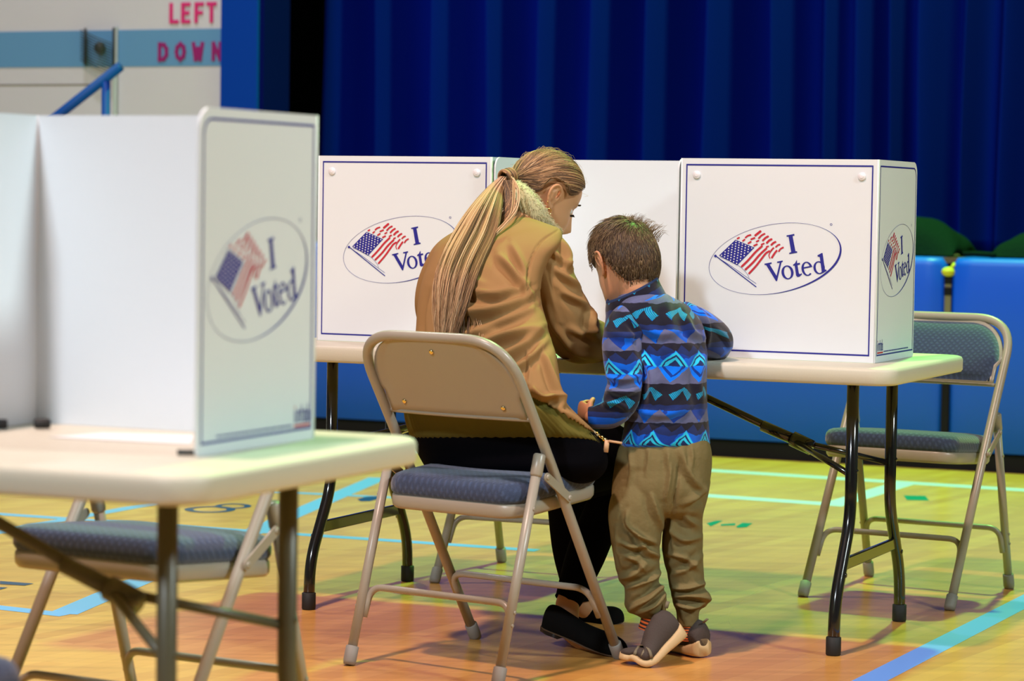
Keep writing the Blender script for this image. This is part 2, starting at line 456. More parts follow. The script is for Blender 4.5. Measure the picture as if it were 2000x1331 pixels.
# wall pads along the stage front
def stage_pad(u0, u1, label):
    prof = []   # cross-section in (v,z): soft rounded vinyl top
    r = 0.035
    sec = [(0.03, 0.085), (-0.045, 0.085)]
    for k in range(7):
        a = pi + (-pi / 2) * k / 6
        sec.append((-0.045 + r + r * cos(a), 0.895 - 0.0 + r * sin(a)))
    sec += [(0.25, 0.935), (0.25, 0.93), (0.03, 0.93)]
    mb = MB(); nu = 14; vs = []
    for i in range(nu + 1):
        t = i / nu; u = u0 + (u1 - u0) * (0.5 - 0.5 * cos(pi * t))
        e = min((u - u0), (u1 - u)); k = min(1, e / 0.03); k = sqrt(max(0, 1 - (1 - k) ** 2))
        for (v, z) in sec:
            vs.append(wall_pt(u, v + (0.03 if v < 0.02 else 0) * (1 - k), z - (0.03 * (1 - k) if z > 0.5 else 0)))
    n = len(sec)
    fs = [(i * n + k, i * n + (k + 1) % n, (i + 1) * n + (k + 1) % n, (i + 1) * n + k) for i in range(nu) for k in range(n)]
    fs += [list(range(n))[::-1], list(range(nu * n, nu * n + n))]
    mb.add(vs, fs, M['pad_blue'])
    root = mb.build('wall_pad')
    tag(root, label, 'wall pad', 'blue wall pads along the stage front')
    return root
stage_pad(1.10, 3.02, 'blue vinyl wall pad on the stage front behind the right-hand chair, right of the strap')
stage_pad(-0.82, 1.075, 'blue vinyl wall pad on the stage front seen under the table between boy and chair')
stage_pad(-2.34, -0.84, 'blue vinyl wall pad seen under the table, left of the seated person')

# strap and buckle in the pad gap
mb = MB(); mb.box(1.072, 1.100, -0.03, 0.0, 0.075, 0.84, M['strap'], WT)
sp = mb.build('pad_strap'); tag(sp, 'dark striped strap hanging in the gap between two blue wall pads', 'strap')
for z0, z1, m in ((0.075, 0.66, 'black'), (0.765, 0.80, 'black'), (0.815, 0.845, 'black')):
    mb = MB(); mb.box(1.070, 1.102, -0.034, -0.028, z0, z1, M[m], WT); mb.build('strap_band', sp)
mb = MB(); mb.ball(wall_pt(1.088, -0.03, 0.868), 0.027, M['yellow'], sc=(1.2, 1, 0.8)); mb.tube([wall_pt(1.09, -.03, .87), wall_pt(1.115, -.03, .905)], .008, M['yellow'])
tag(mb.build('strap_clip', sp), 'yellow clip')

# stage curtain: one long folded cloth
def curtain():
    z0, z1 = 0.94, 6.0; V = 0.95
    peaks = [640, 733, 845, 955, 1058, 1155, 1262, 1375, 1505, 1612, 1672, 1742, 1800, 1888, 1960, 2035, 2120, 2200, 2310, 2400, 2520, 2640, 2750, 2880, 3010]
    us = [(at_plane(p, 200, wall_pt(0, V, 0), E2) - W0) @ E1 for p in peaks]
    amps = [.07, .11, .10, .12, .11, .11, .14, .14, .13, .08, .05, .10, .06, .12, .06, .10, .1, .1, .12, .1, .11, .12, .1, .12, .1]
    n = 1500; u0 = us[0] - 0.015; u1 = us[-1]
    U = np.linspace(u0, u1, n); Dp = np.zeros(n)
    for i in range(len(us) - 1):
        a, c = us[i], us[i + 1]; s = (U >= a) & (U < c); t = (U[s] - a) / (c - a)
        am = amps[i] * (1 - t) + amps[i + 1] * t
        Dp[s] = am * 2.3 * np.where(t < .68, np.sin(pi / 2 * t / .68) ** 1.3, np.cos(pi / 2 * (t - .68) / .32) ** 1.1)
    rows = 16; vs = []
    for j in range(rows + 1):
        z = z0 + (z1 - z0) * (j / rows) ** 1.6
        sway = 0.012 * np.sin(U * 3.1 + z * 1.3) + 0.006 * np.sin(U * 9 + z * 2.2)
        k = 1 + 0.10 * np.sin(z * 0.9 + U * 2)
        for a, d, s_ in zip(U, Dp * k, sway):
            vs.append(wall_pt(a + s_, V + d - 0.04, z))
    fs = [(j * n + i, j * n + i + 1, (j + 1) * n + i + 1, (j + 1) * n + i) for j in range(rows) for i in range(n - 1)]
    mb = MB(); mb.add(vs, fs, M['curtain'])
    o = mb.build('stage_curtain')
    md = o.modifiers.new('thick', 'SOLIDIFY'); md.thickness = 0.004
    tag(o, 'deep blue pleated velour curtain hanging across the stage', 'curtain')
curtain()

# dark green covered heaps standing on the stage edge
def heap(pxs, label, name):
    """outline in pixels at stage edge -> dome lofted in depth"""
    mb = MB(); C0 = wall_pt(0, 0.30, 0)
    P = [at_plane(x, y, C0, E2) for x, y in pxs]
    base = 0.937; vs = []; n = len(P); K = 12
    for k in range(K + 1):
        t = -1 + 2 * k / K; s_ = sqrt(max(0.0, 1 - t * t)) ** 0.8
        for p in P:
            h = max(p[2] - base, 0) * s_
            vs.append((p[0] + E2[0] * 0.24 * t, p[1] + E2[1] * 0.24 * t, base + h + 0.012 * s_ * sin(p[0] * 40 + k)))
    fs = [(k * n + i, k * n + i + 1, (k + 1) * n + i + 1, (k + 1) * n + i) for k in range(K) for i in range(n - 1)]
    mb.add(vs, fs, M['dark_green'])
    o = mb.build(name)
    md = o.modifiers.new('s', 'SUBSURF'); md.levels = 1; md.render_levels = 1
    tag(o, label, 'bag', 'dark green bags on the stage edge')
heap([(1660, 500), (1675, 470), (1700, 440), (1740, 424), (1785, 421), (1815, 424), (1840, 436), (1862, 450), (1880, 470), (1889, 486), (1884, 500)],
     'humped dark green canvas bag on the stage edge beside the white booth', 'canvas_bag')
heap([(1955, 500), (1962, 480), (1980, 463), (2010, 452), (2060, 450), (2100, 470), (2120, 500)],
     'dark green canvas bag on the stage at the right edge of the picture', 'canvas_bag')
mb = MB(); mb.tube([wall_pt(1.13, .05, .945), wall_pt(1.18, .06, .948), wall_pt(1.28, .01, .945)], .012, M['dark_green'])
tag(mb.build('bag_cord'), 'thin dark green cord lying on the stage edge right of the humped bag', 'cord')

# handrail of the stage steps
C0 = wall_pt(0, -0.7, 0)
pA = at_plane(235, 130, C0, E2); pB = at_plane(95, 240, C0, E2); pC = at_plane(207, 152, C0, E2)
dd = (pB - pA) / np.linalg.norm(pB - pA); pB = pA + dd * 1.25
hr = empty('stair_handrail', (pC[0], pC[1], 0)); tag(hr, 'blue pipe handrail sloping down in front of the white wall', 'handrail')
L = lambda p: np.array(p) - np.array([pC[0], pC[1], 0])
mb = MB(); mb.tube([L(pA), L(pB)], 0.024, M['rail_blue'], 14); mb.build('rail', hr)
mb = MB(); mb.tube([L((pC[0], pC[1], 0)), L((pC[0], pC[1], pC[2]))], 0.021, M['rail_blue'], 14); mb.build('post', hr)
q = pB + dd * -0.1
mb = MB(); mb.tube([L((q[0], q[1], 0)), L(q)], 0.021, M['rail_blue'], 14); mb.build('post', hr)

# wire guard on the blue stripe
g0 = at_plane(168, 60, W0, E2) - W0; g1 = at_plane(228, 130, W0, E2) - W0
ga, gb = g0 @ E1, g1 @ E1
wg = empty('wire_guard', tuple(wall_pt((ga + gb) / 2, -0.03, 1.86))); tag(wg, 'small wire guard around a dark fitting on the blue wall stripe', 'wire guard')
LW = lambda u, v, z: wall_pt(u, v, z) - np.array(wg.location)
mb = MB()
for k in range(12):
    t = k / 11; zt = 1.975 - 0.15 * t
    mb.tube([LW(ga, -.05, zt), LW((ga + gb) / 2, -.07, zt - .035), LW(gb, -.05, zt - .07)], .0028, M['wire'], 6)
mb.build('wires', wg)
mb = MB(); mb.tube([LW(ga + .015, -.03, 1.80), LW(ga + .015, -.03, 1.985)], .007, M['wire'], 8); mb.build('upright', wg)
mb = MB(); mb.tube([LW(gb, -.03, 1.79), LW(gb, -.03, 1.985)], .007, M['wire'], 8); mb.build('upright', wg)
mb = MB(); mb.ball(LW((ga + gb) / 2 + .01, -.03, 1.885), .030, M['wire'], sc=(1, .6, 1)); mb.build('fitting', wg)
pu = (at_plane(229, 100, W0, E2) - W0) @ E1
mb = MB(); mb.tube([wall_pt(pu, -.014, 0.0), wall_pt(pu, -.014, 1.99)], .011, mat('pale_green_pipe', (.36, .46, .42), .5), 10)
tag(mb.build('conduit_pipe'), 'thin pale green conduit pipe running up the white wall', 'pipe')
# ================================================================== FURNITURE
def child_of_local(mb, name, parent, **kw):
    return mb.build(name, parent, **kw)

# ---- folding chair; local x across, y forward, z up, origin at floor centre
def make_chair(label):
    root = empty('folding_chair')
    tag(root, label, 'chair', 'beige folding chairs with navy padding')
    yb = lambda b: b - 0.26
    MTL = M['chair_metal']
    tb = lambda z: yb(0.52 - 0.61 * z)
    # one bent tube: front feet, up the sides, over the back
    pts = [(-.225, tb(0.02), .02), (-.225, tb(.45), .45), (-.225, tb(.815) - .012, .815), (.225, tb(.815) - .012, .815), (.225, tb(.45), .45), (.225, tb(0.02), .02)]
    P = fillet(pts, [0, .1, .125, .125, .1, 0], 12)
    mb = MB(); mb.tube(P, .0128, MTL, 14); fr = mb.build('back_frame', root)
    for sx in (-1, 1):
        x = .225 * sx
        mb = MB(); d = np.array([0, -.61, 1.0]); d /= np.linalg.norm(d)
        p = np.array([x, tb(0), 0.002])
        mb.tube([p + d * 0.0, p + d * .01, p + d * .045, p + d * .047], [.0145, .0165, .0165, .0135], M['chair_foot'], 14)
        mb.build('rubber_foot', fr)
        q0 = np.array([x, yb(0), 0.002]); q1 = np.array([x, yb(.159), .54]); d = (q1 - q0) / np.linalg.norm(q1 - q0)
        mb = MB(); mb.tube([q0 + d * .02, q1 - d * .04], .0122, MTL, 14)
        mb.tube([q1 - d * .055, q1 - d * .05, q1 - d * .004, q1], [.013, .0152, .0152, .012], MTL, 14)
        for zz in (.17, .14, .41):
            c = q0 + d * (zz / d[2]); mb.disc_to(c + np.array([.0115 * sx, 0, 0]), (sx, 0, 0), .005, .003, MTL, 10)
        lg = mb.build('rear_leg', root)
        mb = MB(); mb.tube([q0, q0 + d * .01, q0 + d * .045, q0 + d * .047], [.0145, .0165, .0165, .0135], M['chair_foot'], 14)
        mb.build('rubber_foot', lg)
        # hinge link outside the tubes
        a = np.array([x + .016 * sx, yb(.168), .485]); c = np.array([x + .016 * sx, yb(.262), .428])
        dd = (c - a); Ln = np.linalg.norm(dd); dd /= Ln; n2 = np.array([0, -dd[2], dd[1]])
        out = []
        for k in range(9):
            t = pi / 2 + pi * k / 8; out.append((cos(t) * .0105, sin(t) * .0105))
        for k in range(9):
            t = -pi / 2 + pi * k / 8; out.append((Ln + cos(t) * .0105, sin(t) * .0105))
        mb = MB()
        mb.prism(out, -.0025, .0025, MTL, lambda q: a + dd * q[0] + n2 * q[1] + np.array([1, 0, 0]) * q[2] * sx)
        mb.disc_to(a + np.array([.002 * sx, 0, 0]), (sx, 0, 0), .007, .004, MTL); mb.disc_to(c + np.array([.002 * sx, 0, 0]), (sx, 0, 0), .007, .004, MTL)
        mb.build('hinge_link', root)
        # small rivets on the front tube
    zt = .185
    mb = MB()
    rl = lambda z: yb(.295 * z)
    P = fillet([(-.217, rl(.115) + .012, .115), (-.212, rl(zt) + .012, zt + .004), (.212, rl(zt) + .012, zt + .004), (.217, rl(.115) + .012, .115)], .055, 8)
    mb.tube(P, .0085, MTL, 12); mb.build('stretcher', root)
    mb = MB()
    P = fillet([(-.217, tb(.115) - .014, .115), (-.212, tb(zt) - .014, zt + .004), (.212, tb(zt) - .014, zt + .004), (.217, tb(.115) - .014, .115)], .055, 8)
    mb.tube(P, .0085, MTL, 12); mb.build('stretcher', root)
    # seat pan and pad
    zs = lambda y: .392 + .075 * (y + .16)
    def ring(scale, dz, x1=.203, y0=-.165, y1=.205, r=.06):
        cy = (y0 + y1) / 2; R = []
        for (x, y) in rounded_rect(-x1, x1, y0, y1, r, 8):
            xx = x * scale; yy = cy + (y - cy) * scale
            R.append((xx, yy, zs(yy) + dz))
        return R
    def stack(rings, m, mb):
        n = len(rings[0]); vs = [p for R in rings for p in R]
        fs = [(i * n + k, i * n + (k + 1) % n, (i + 1) * n + (k + 1) % n, (i + 1) * n + k) for i in range(len(rings) - 1) for k in range(n)]
        fs += [list(range(n))[::-1], list(range((len(rings) - 1) * n, len(rings) * n))]
        mb.add(vs, fs, m)
    mb = MB(); stack([ring(.90, .004), ring(.93, -.006), ring(.975, -.008), ring(1.0, 0.0), ring(1.004, .012), ring(1.0, .022), ring(.985, .027), ring(.93, .027)], MTL, mb)
    mb.build('seat_frame', root)
    mb = MB()
    stack([ring(.95, .024), ring(.995, .028), ring(1.015, .036), ring(1.018, .050), ring(1.005, .062), ring(.975, .071), ring(.92, .076), ring(.75, .080), ring(.45, .081), ring(.15, .081)], M['pad_fabric'], mb)
    o = mb.build('seat_pad', root)
    # backrest: enamelled sheet behind, fabric pad in front
    def halfw(z, g): 
        zc, r = .690, .125 - g
        return .2125 - g + .0 if z <= zc else .225 - .125 - .0 + sqrt(max(0, r * r - (z - zc) ** 2))
    def slab(z0, z1, g, prof, m, mb, nx=24, nz=16):
        """prof(s,t)->(front y offset, back y offset)"""
        F, B = [], []
        for j in range(nz + 1):
            t = j / nz; z = z0 + (z1 - z0) * (1 - (1 - t) ** 1.6)
            w = halfw(z, g)
            for i in range(nx + 1):
                s = -1 + 2 * i / nx; s2 = math.copysign(abs(s) ** .8, s) if s else 0
                x = w * s2; curve = -.018 * (1 - (x / .21) ** 2)
                f, bk = prof(abs(s2), (z - z0) / (z1 - z0))
                F.append((x, tb(z) + curve + f, z)); B.append((x, tb(z) + curve + bk, z))
        n = nx + 1; N = len(F)
        fs = [(j * n + i, j * n + i + 1, (j + 1) * n + i + 1, (j + 1) * n + i) for j in range(nz) for i in range(nx)]
        bd = [i for i in range(n)] + [j * n + nx for j in range(1, nz + 1)] + [nz * n + i for i in range(nx - 1, -1, -1)] + [j * n for j in range(nz - 1, 0, -1)]
        mb.add(F + B, [f[::-1] for f in fs] + [[a + N for a in f] for f in fs] + [(bd[k], bd[(k + 1) % len(bd)], bd[(k + 1) % len(bd)] + N, bd[k] + N) for k in range(len(bd))], m)
    mb = MB(); slab(.622, .8085, .008, lambda s, t: (.004, -.004 - .004 * (s > .93) ), MTL, mb)
    P = [(x, tb(.622) - .018 * (1 - (x / .21) ** 2) - .002, .622) for x in np.linspace(-.212, .212, 15)]
    mb.tube(P, .0055, MTL, 8)
    for rx, rz in ((0, .779), (-.150, .648), (.150, .648)):
        mb.disc_to((rx, tb(rz) - .018 * (1 - (rx / .21) ** 2) - .005, rz), (0, -1, -.5), .0065, .0035, M['rivet'])
    br = mb.build('backrest', root)
    mb = MB()
    pf = lambda s, t: (.004 + .026 * (max(0, 1 - s ** 6) ** .5) * (max(0, 1 - abs(2 * t - 1) ** 5) ** .5), .004)
    slab(.632, .800, .016, pf, M['pad_fabric'], mb)
    tag(mb.build('backrest_pad', root), 'navy fabric backrest pad')
    return root
def copy_tree(o, parent=None):
    c = o.copy(); COL.objects.link(c)
    if parent is not None: c.parent = parent
    for ch in list(o.children): copy_tree(ch, c)
    return c
chair_proto = make_chair('beige metal folding chair the seated person in the tan jacket sits on')
def place_chair(o, ff, yaw):
    """ff: world position of the chair's own rear-left foot; yaw its heading"""
    c, s = cos(yaw), sin(yaw)
    lx, ly = .225, .26
    o.location = (ff[0] + c * lx - s * ly, ff[1] + s * lx + c * ly, 0); o.rotation_euler = (0, 0, yaw)
place_chair(chair_proto, (-.387, 6.333), -.6269)
# chair at the right, facing the camera: own rear-left foot is the far right one
c2 = copy_tree(chair_proto); c2['label'] = 'empty folding chair with padded backrest behind the right end of the table'
place_chair(c2, (1.509, 7.803), pi - .515)
c3 = copy_tree(chair_proto); c3['label'] = 'empty folding chair beyond the table, its legs seen below the seated person'
_e = np.array([cos(.394), -sin(.394)]); _d = np.array([sin(.394), cos(.394)])
_q = np.array([-.221, 7.733]) + _e * .45 + _d * .52
place_chair(c3, (_q[0], _q[1]), pi - .394)
c4 = copy_tree(chair_proto); c4['label'] = 'folding chair seat in the blurred foreground under the white table end'
place_chair(c4, (-.388, 5.261), 2.610)
c5 = copy_tree(chair_proto); c5['label'] = 'folding chair at the bottom left corner, only a bit of its navy seat showing'
c5.location = (-.925, 3.50, 0); c5.rotation_euler = (0, 0, -.36)
c6 = copy_tree(chair_proto); c6['label'] = 'far folding chair behind the white foreground booth, one leg showing at the left'
place_chair(c6, (-1.98, 9.36), 2.45)

# ---- folding table
def make_table(center, top, legm, label, legnote):
    root = empty('folding_table', (center[0], center[1], 0), YAW)
    tag(root, label, 'table')
    mb = MB()
    def ring(ins, z): return [(x, y, z) for x, y in rounded_rect(-.915 + ins, .915 - ins, -.38 + ins, .38 - ins, .065 - ins * .5, 8)]
    rings = [ring(.03, top - .040), ring(.012, top - .045), ring(.004, top - .043), ring(0, top - .037), ring(0, top - .010), ring(.003, top - .003), ring(.010, top), ring(.05, top)]
    n = len(rings[0]); vs = [p for R in rings for p in R]
    fs = [(i * n + k, i * n + (k + 1) % n, (i + 1) * n + (k + 1) % n, (i + 1) * n + k) for i in range(len(rings) - 1) for k in range(n)]
    fs += [list(range(n))[::-1], list(range((len(rings) - 1) * n, len(rings) * n))]
    mb.add(vs, fs, M['table_top']); mb.build('tabletop', root)
    for sx in (-1, 1):
        x = .757 * sx
        for sy in (-1, 1):
            P = fillet([(x, .185 * sy, top - .04), (x, .185 * sy, .335), (x, .305 * sy, .135), (x, .31 * sy, .012)], [0, .06, .07, 0], 8)
            mb = MB(); mb.tube(P, .0158, legm, 16); lg = mb.build('leg', root)
            mb = MB(); mb.tube([(x, .31 * sy, .001), (x, .31 * sy, .003), (x, .31 * sy, .046), (x, .31 * sy, .048)], [.018, .0195, .0195, .0165], M['rubber_black'], 16); mb.build('rubber_foot', lg)
            for zz in (.46, .20):
                yy = .185 if zz > .335 else .265
                mb2 = MB(); mb2.disc_to((x + .015 * sx, yy * sy, zz), (sx, 0, 0), .006, .003, legm); mb2.build('bolt', lg)
        mb = MB(); mb.box(x - .006, x + .006, -.245, .245, .208, .240, legm); mb.build('crossbar', root, bevel=.003)
        mb = MB(); mb.box(x - .02, x + .02, -.205, .205, top - .043, top - .030, legm); mb.build('top_bracket', root)
        cx = (.757 - .185) * sx; cz = .505
        mb = MB()
        for sy in (-1, 1): mb.tube([(cx - .02 * sx, .012 * sy, cz + .006), (x - .01 * sx, .176 * sy, .452)], .0085, legm, 10)
        mb.tube([(cx - .035 * sx, 0, cz + .014), (cx + .02 * sx, 0, cz - .008)], .021, legm, 12)
        mb.tube([(cx - .12 * sx, 0, cz + .045), (cx - .03 * sx, 0, cz + .012)], .015, legm, 12)
        mb.tube([(cx - .03 * sx, 0, cz + .012), (cx - .47 * sx, 0, top - .046)], .0105, legm, 12)
        mb.build('brace', root)
    return root
F1 = np.array([.8301, 6.5853, 0])
TC = F1 - E1 * .757 + E2 * .31
make_table(TC, .740, M['leg_black'], 'long cream folding table with black bent legs behind the boy, carrying three white booths', '')
FG_C = np.array([-.441, 3.603, 0]) - E1 * .915 + E2 * .38
make_table(FG_C, .750, M['leg_olive'], 'blurred foreground folding table with olive legs at the lower left', '')

# ---- printed voting booths (artwork digitised in the 2000x1161 crop of the right booth's front)
BW, BD, BH, BT = .540, .370, .523, .0045
PA = np.array([.9337, 6.692, .740])
def art_uv(c):
    x, y = 1360 + c[0] / 6.4516, 420 + c[1] / 6.4516
    P = at_plane(x, y, PA, E2) - PA
    return (P @ E1 + BW, P[2])
ART = []       # (material key, polygon in (u,z), layer)
def poly(key, pts, layer=0): ART.append((key, [art_uv(p) for p in pts], layer))
def stroke(key, pts, w, layer=0, roundcap=True):
    P = [np.array(p, float) for p in pts]
    if len(P) > 2: P = fillet(P, 60, 4)
    ws = w if isinstance(w, (list, tuple)) else [w] * len(P)
    Lf, Rt = [], []
    for i, p in enumerate(P):
        d = P[min(i + 1, len(P) - 1)] - P[max(i - 1, 0)]; d /= np.linalg.norm(d); n = np.array([-d[1], d[0]]) * ws[i] / 2
        if roundcap and i == 0: Lf.append(p - d * ws[i] * .3 + n * .4); Rt.append(p - d * ws[i] * .3 - n * .4)
        Lf.append(p + n); Rt.append(p - n)
        if roundcap and i == len(P) - 1: Lf.append(p + d * ws[i] * .3 + n * .4); Rt.append(p + d * ws[i] * .3 - n * .4)
    for i in range(len(Lf) - 1): poly(key, [Lf[i], Lf[i + 1], Rt[i + 1], Rt[i]], layer)
def ringart(key, c, rx, ry, ix, iy, a0=0, a1=360, tilt=0, n=40, layer=0, ioff=(0, 0)):
    ct, st = cos(radians(tilt)), sin(radians(tilt))
    def P(a, x, y, o=(0, 0)):
        X, Y = x * cos(a) + o[0], y * sin(a) + o[1]
        return (c[0] + X * ct - Y * st, c[1] + X * st + Y * ct)
    for k in range(n):
        t0 = radians(a0 + (a1 - a0) * k / n); t1 = radians(a0 + (a1 - a0) * (k + 1) / n)
        poly(key, [P(t0, rx, ry), P(t1, rx, ry), P(t1, ix, iy, ioff), P(t0, ix, iy, ioff)], layer)
# oval
_N = 90
def oval(t, off):
    p = np.array([cos(t) * 836, -(cos(t) * 111.6 + sin(t) * 441)]); q = p / np.linalg.norm(p)
    return (995 + p[0] + q[0] * off, 555 + p[1] + q[1] * off)
for k in range(_N):
    t0, t1 = 2 * pi * k / _N, 2 * pi * (k + 1) / _N
    w = lambda t: 4.5 + 26 * max(0, cos(t - radians(-28))) ** 3
    poly('print_blue', [oval(t0, 0), oval(t1, 0), oval(t1, -w(t1)), oval(t0, -w(t0))])
# I
poly('print_blue', [(1135, 262), (1235, 242), (1238, 262), (1213, 268), (1250, 460), (1270, 462), (1273, 478), (1172, 496), (1170, 482), (1197, 472), (1163, 275), (1140, 277)])
# V
poly('print_blue', [(858, 618), (948, 600), (952, 615), (925, 626), (1012, 770), (1052, 606), (1020, 607), (1018, 592), (1088, 577), (1092, 592), (1074, 600), (1018, 836), (1004, 836), (880, 634), (862, 633)])
# o, t, e, d
ringart('print_blue', (1150, 727), 76, 88, 43, 74, tilt=-10)
poly('print_blue', [(1268, 568), (1272, 612), (1305, 606), (1308, 628), (1276, 634), (1292, 735), (1305, 750), (1328, 738), (1332, 752), (1300, 782), (1275, 784), (1258, 768), (1240, 641), (1222, 645), (1220, 629), (1245, 612), (1256, 590)])
ringart('print_blue', (1396, 682), 70, 90, 40, 76, a0=50, a1=345, tilt=-10)
stroke('print_blue', [(1350, 672), (1456, 650)], 17, 1)
ringart('print_blue', (1548, 668), 72, 82, 42, 68, tilt=-10)
poly('print_blue', [(1528, 512), (1583, 482), (1592, 484), (1620, 690), (1640, 695), (1643, 708), (1592, 738), (1583, 730), (1556, 532), (1530, 526)], 1)
# flag: canton, stars, stripes, pole
CT = [np.array(p, float) for p in ((495, 315), (733, 415), (515, 637), (288, 513))]
poly('print_blue', CT)
for r in range(9):
    for c_ in range(6 if r % 2 == 0 else 5):
        s = (c_ + (.5 if r % 2 == 0 else 1.0)) / 6.0; t = (r + .55) / 9.1
        p = (CT[0] * (1 - s) + CT[1] * s) * (1 - t) + (CT[3] * (1 - s) + CT[2] * s) * t
        poly('print_white', [p + 8.5 * np.array([cos(a), sin(a)]) for a in np.linspace(0, 2 * pi, 9)[:-1]], 2)
for pts, w in (([(572, 655), (660, 570), (745, 470), (830, 395)], 25), ([(618, 693), (720, 600), (800, 500), (885, 425)], 25),
               ([(665, 742), (760, 640), (820, 560), (880, 480), (925, 458)], 24), ([(928, 550), (912, 515), (935, 468), (948, 455)], 12),
               ([(952, 543), (985, 490), (1015, 452)], 24), ([(517, 302), (543, 288)], 20), ([(586, 332), (612, 312)], 20),
               ([(620, 290), (648, 264), (688, 254)], 20), ([(655, 362), (690, 340)], 22), ([(690, 310), (738, 292)], 22),
               ([(742, 263), (812, 207)], 28), ([(726, 392), (768, 372)], 22), ([(758, 340), (788, 324)], 20), ([(787, 298), (826, 256), (864, 240)], 22),
               ([(820, 377), (855, 362)], 20), ([(838, 327), (872, 290), (908, 272)], 24), ([(888, 357), (920, 322), (952, 308)], 26),
               ([(883, 408), (910, 397)], 20), ([(945, 382), (972, 354), (1002, 342)], 24), ([(942, 455), (962, 430), (975, 418)], 20),
               ([(1003, 408), (1028, 382), (1054, 376)], 20), ([(1040, 463), (1062, 428), (1097, 412)], 20)):
    stroke('print_red', pts, w, 1)
stroke('print_blue', [(250, 522), (755, 910)], 12)
poly('print_blue', [(242 + 17 * cos(a), 520 + 17 * sin(a)) for a in np.linspace(0, 2 * pi, 13)[:-1]], 1)
stroke('print_blue', [(262, 535), (430, 640), (640, 790), (755, 868)], 5)
stroke('print_blue', [(300, 530), (430, 585), (560, 655), (640, 740), (668, 800)], 4)
ringart('print_blue', (1700, 123), 15, 15, 10, 10, n=14)
UC = (art_uv((158, 600))[0] + art_uv((1830, 500))[0]) / 2

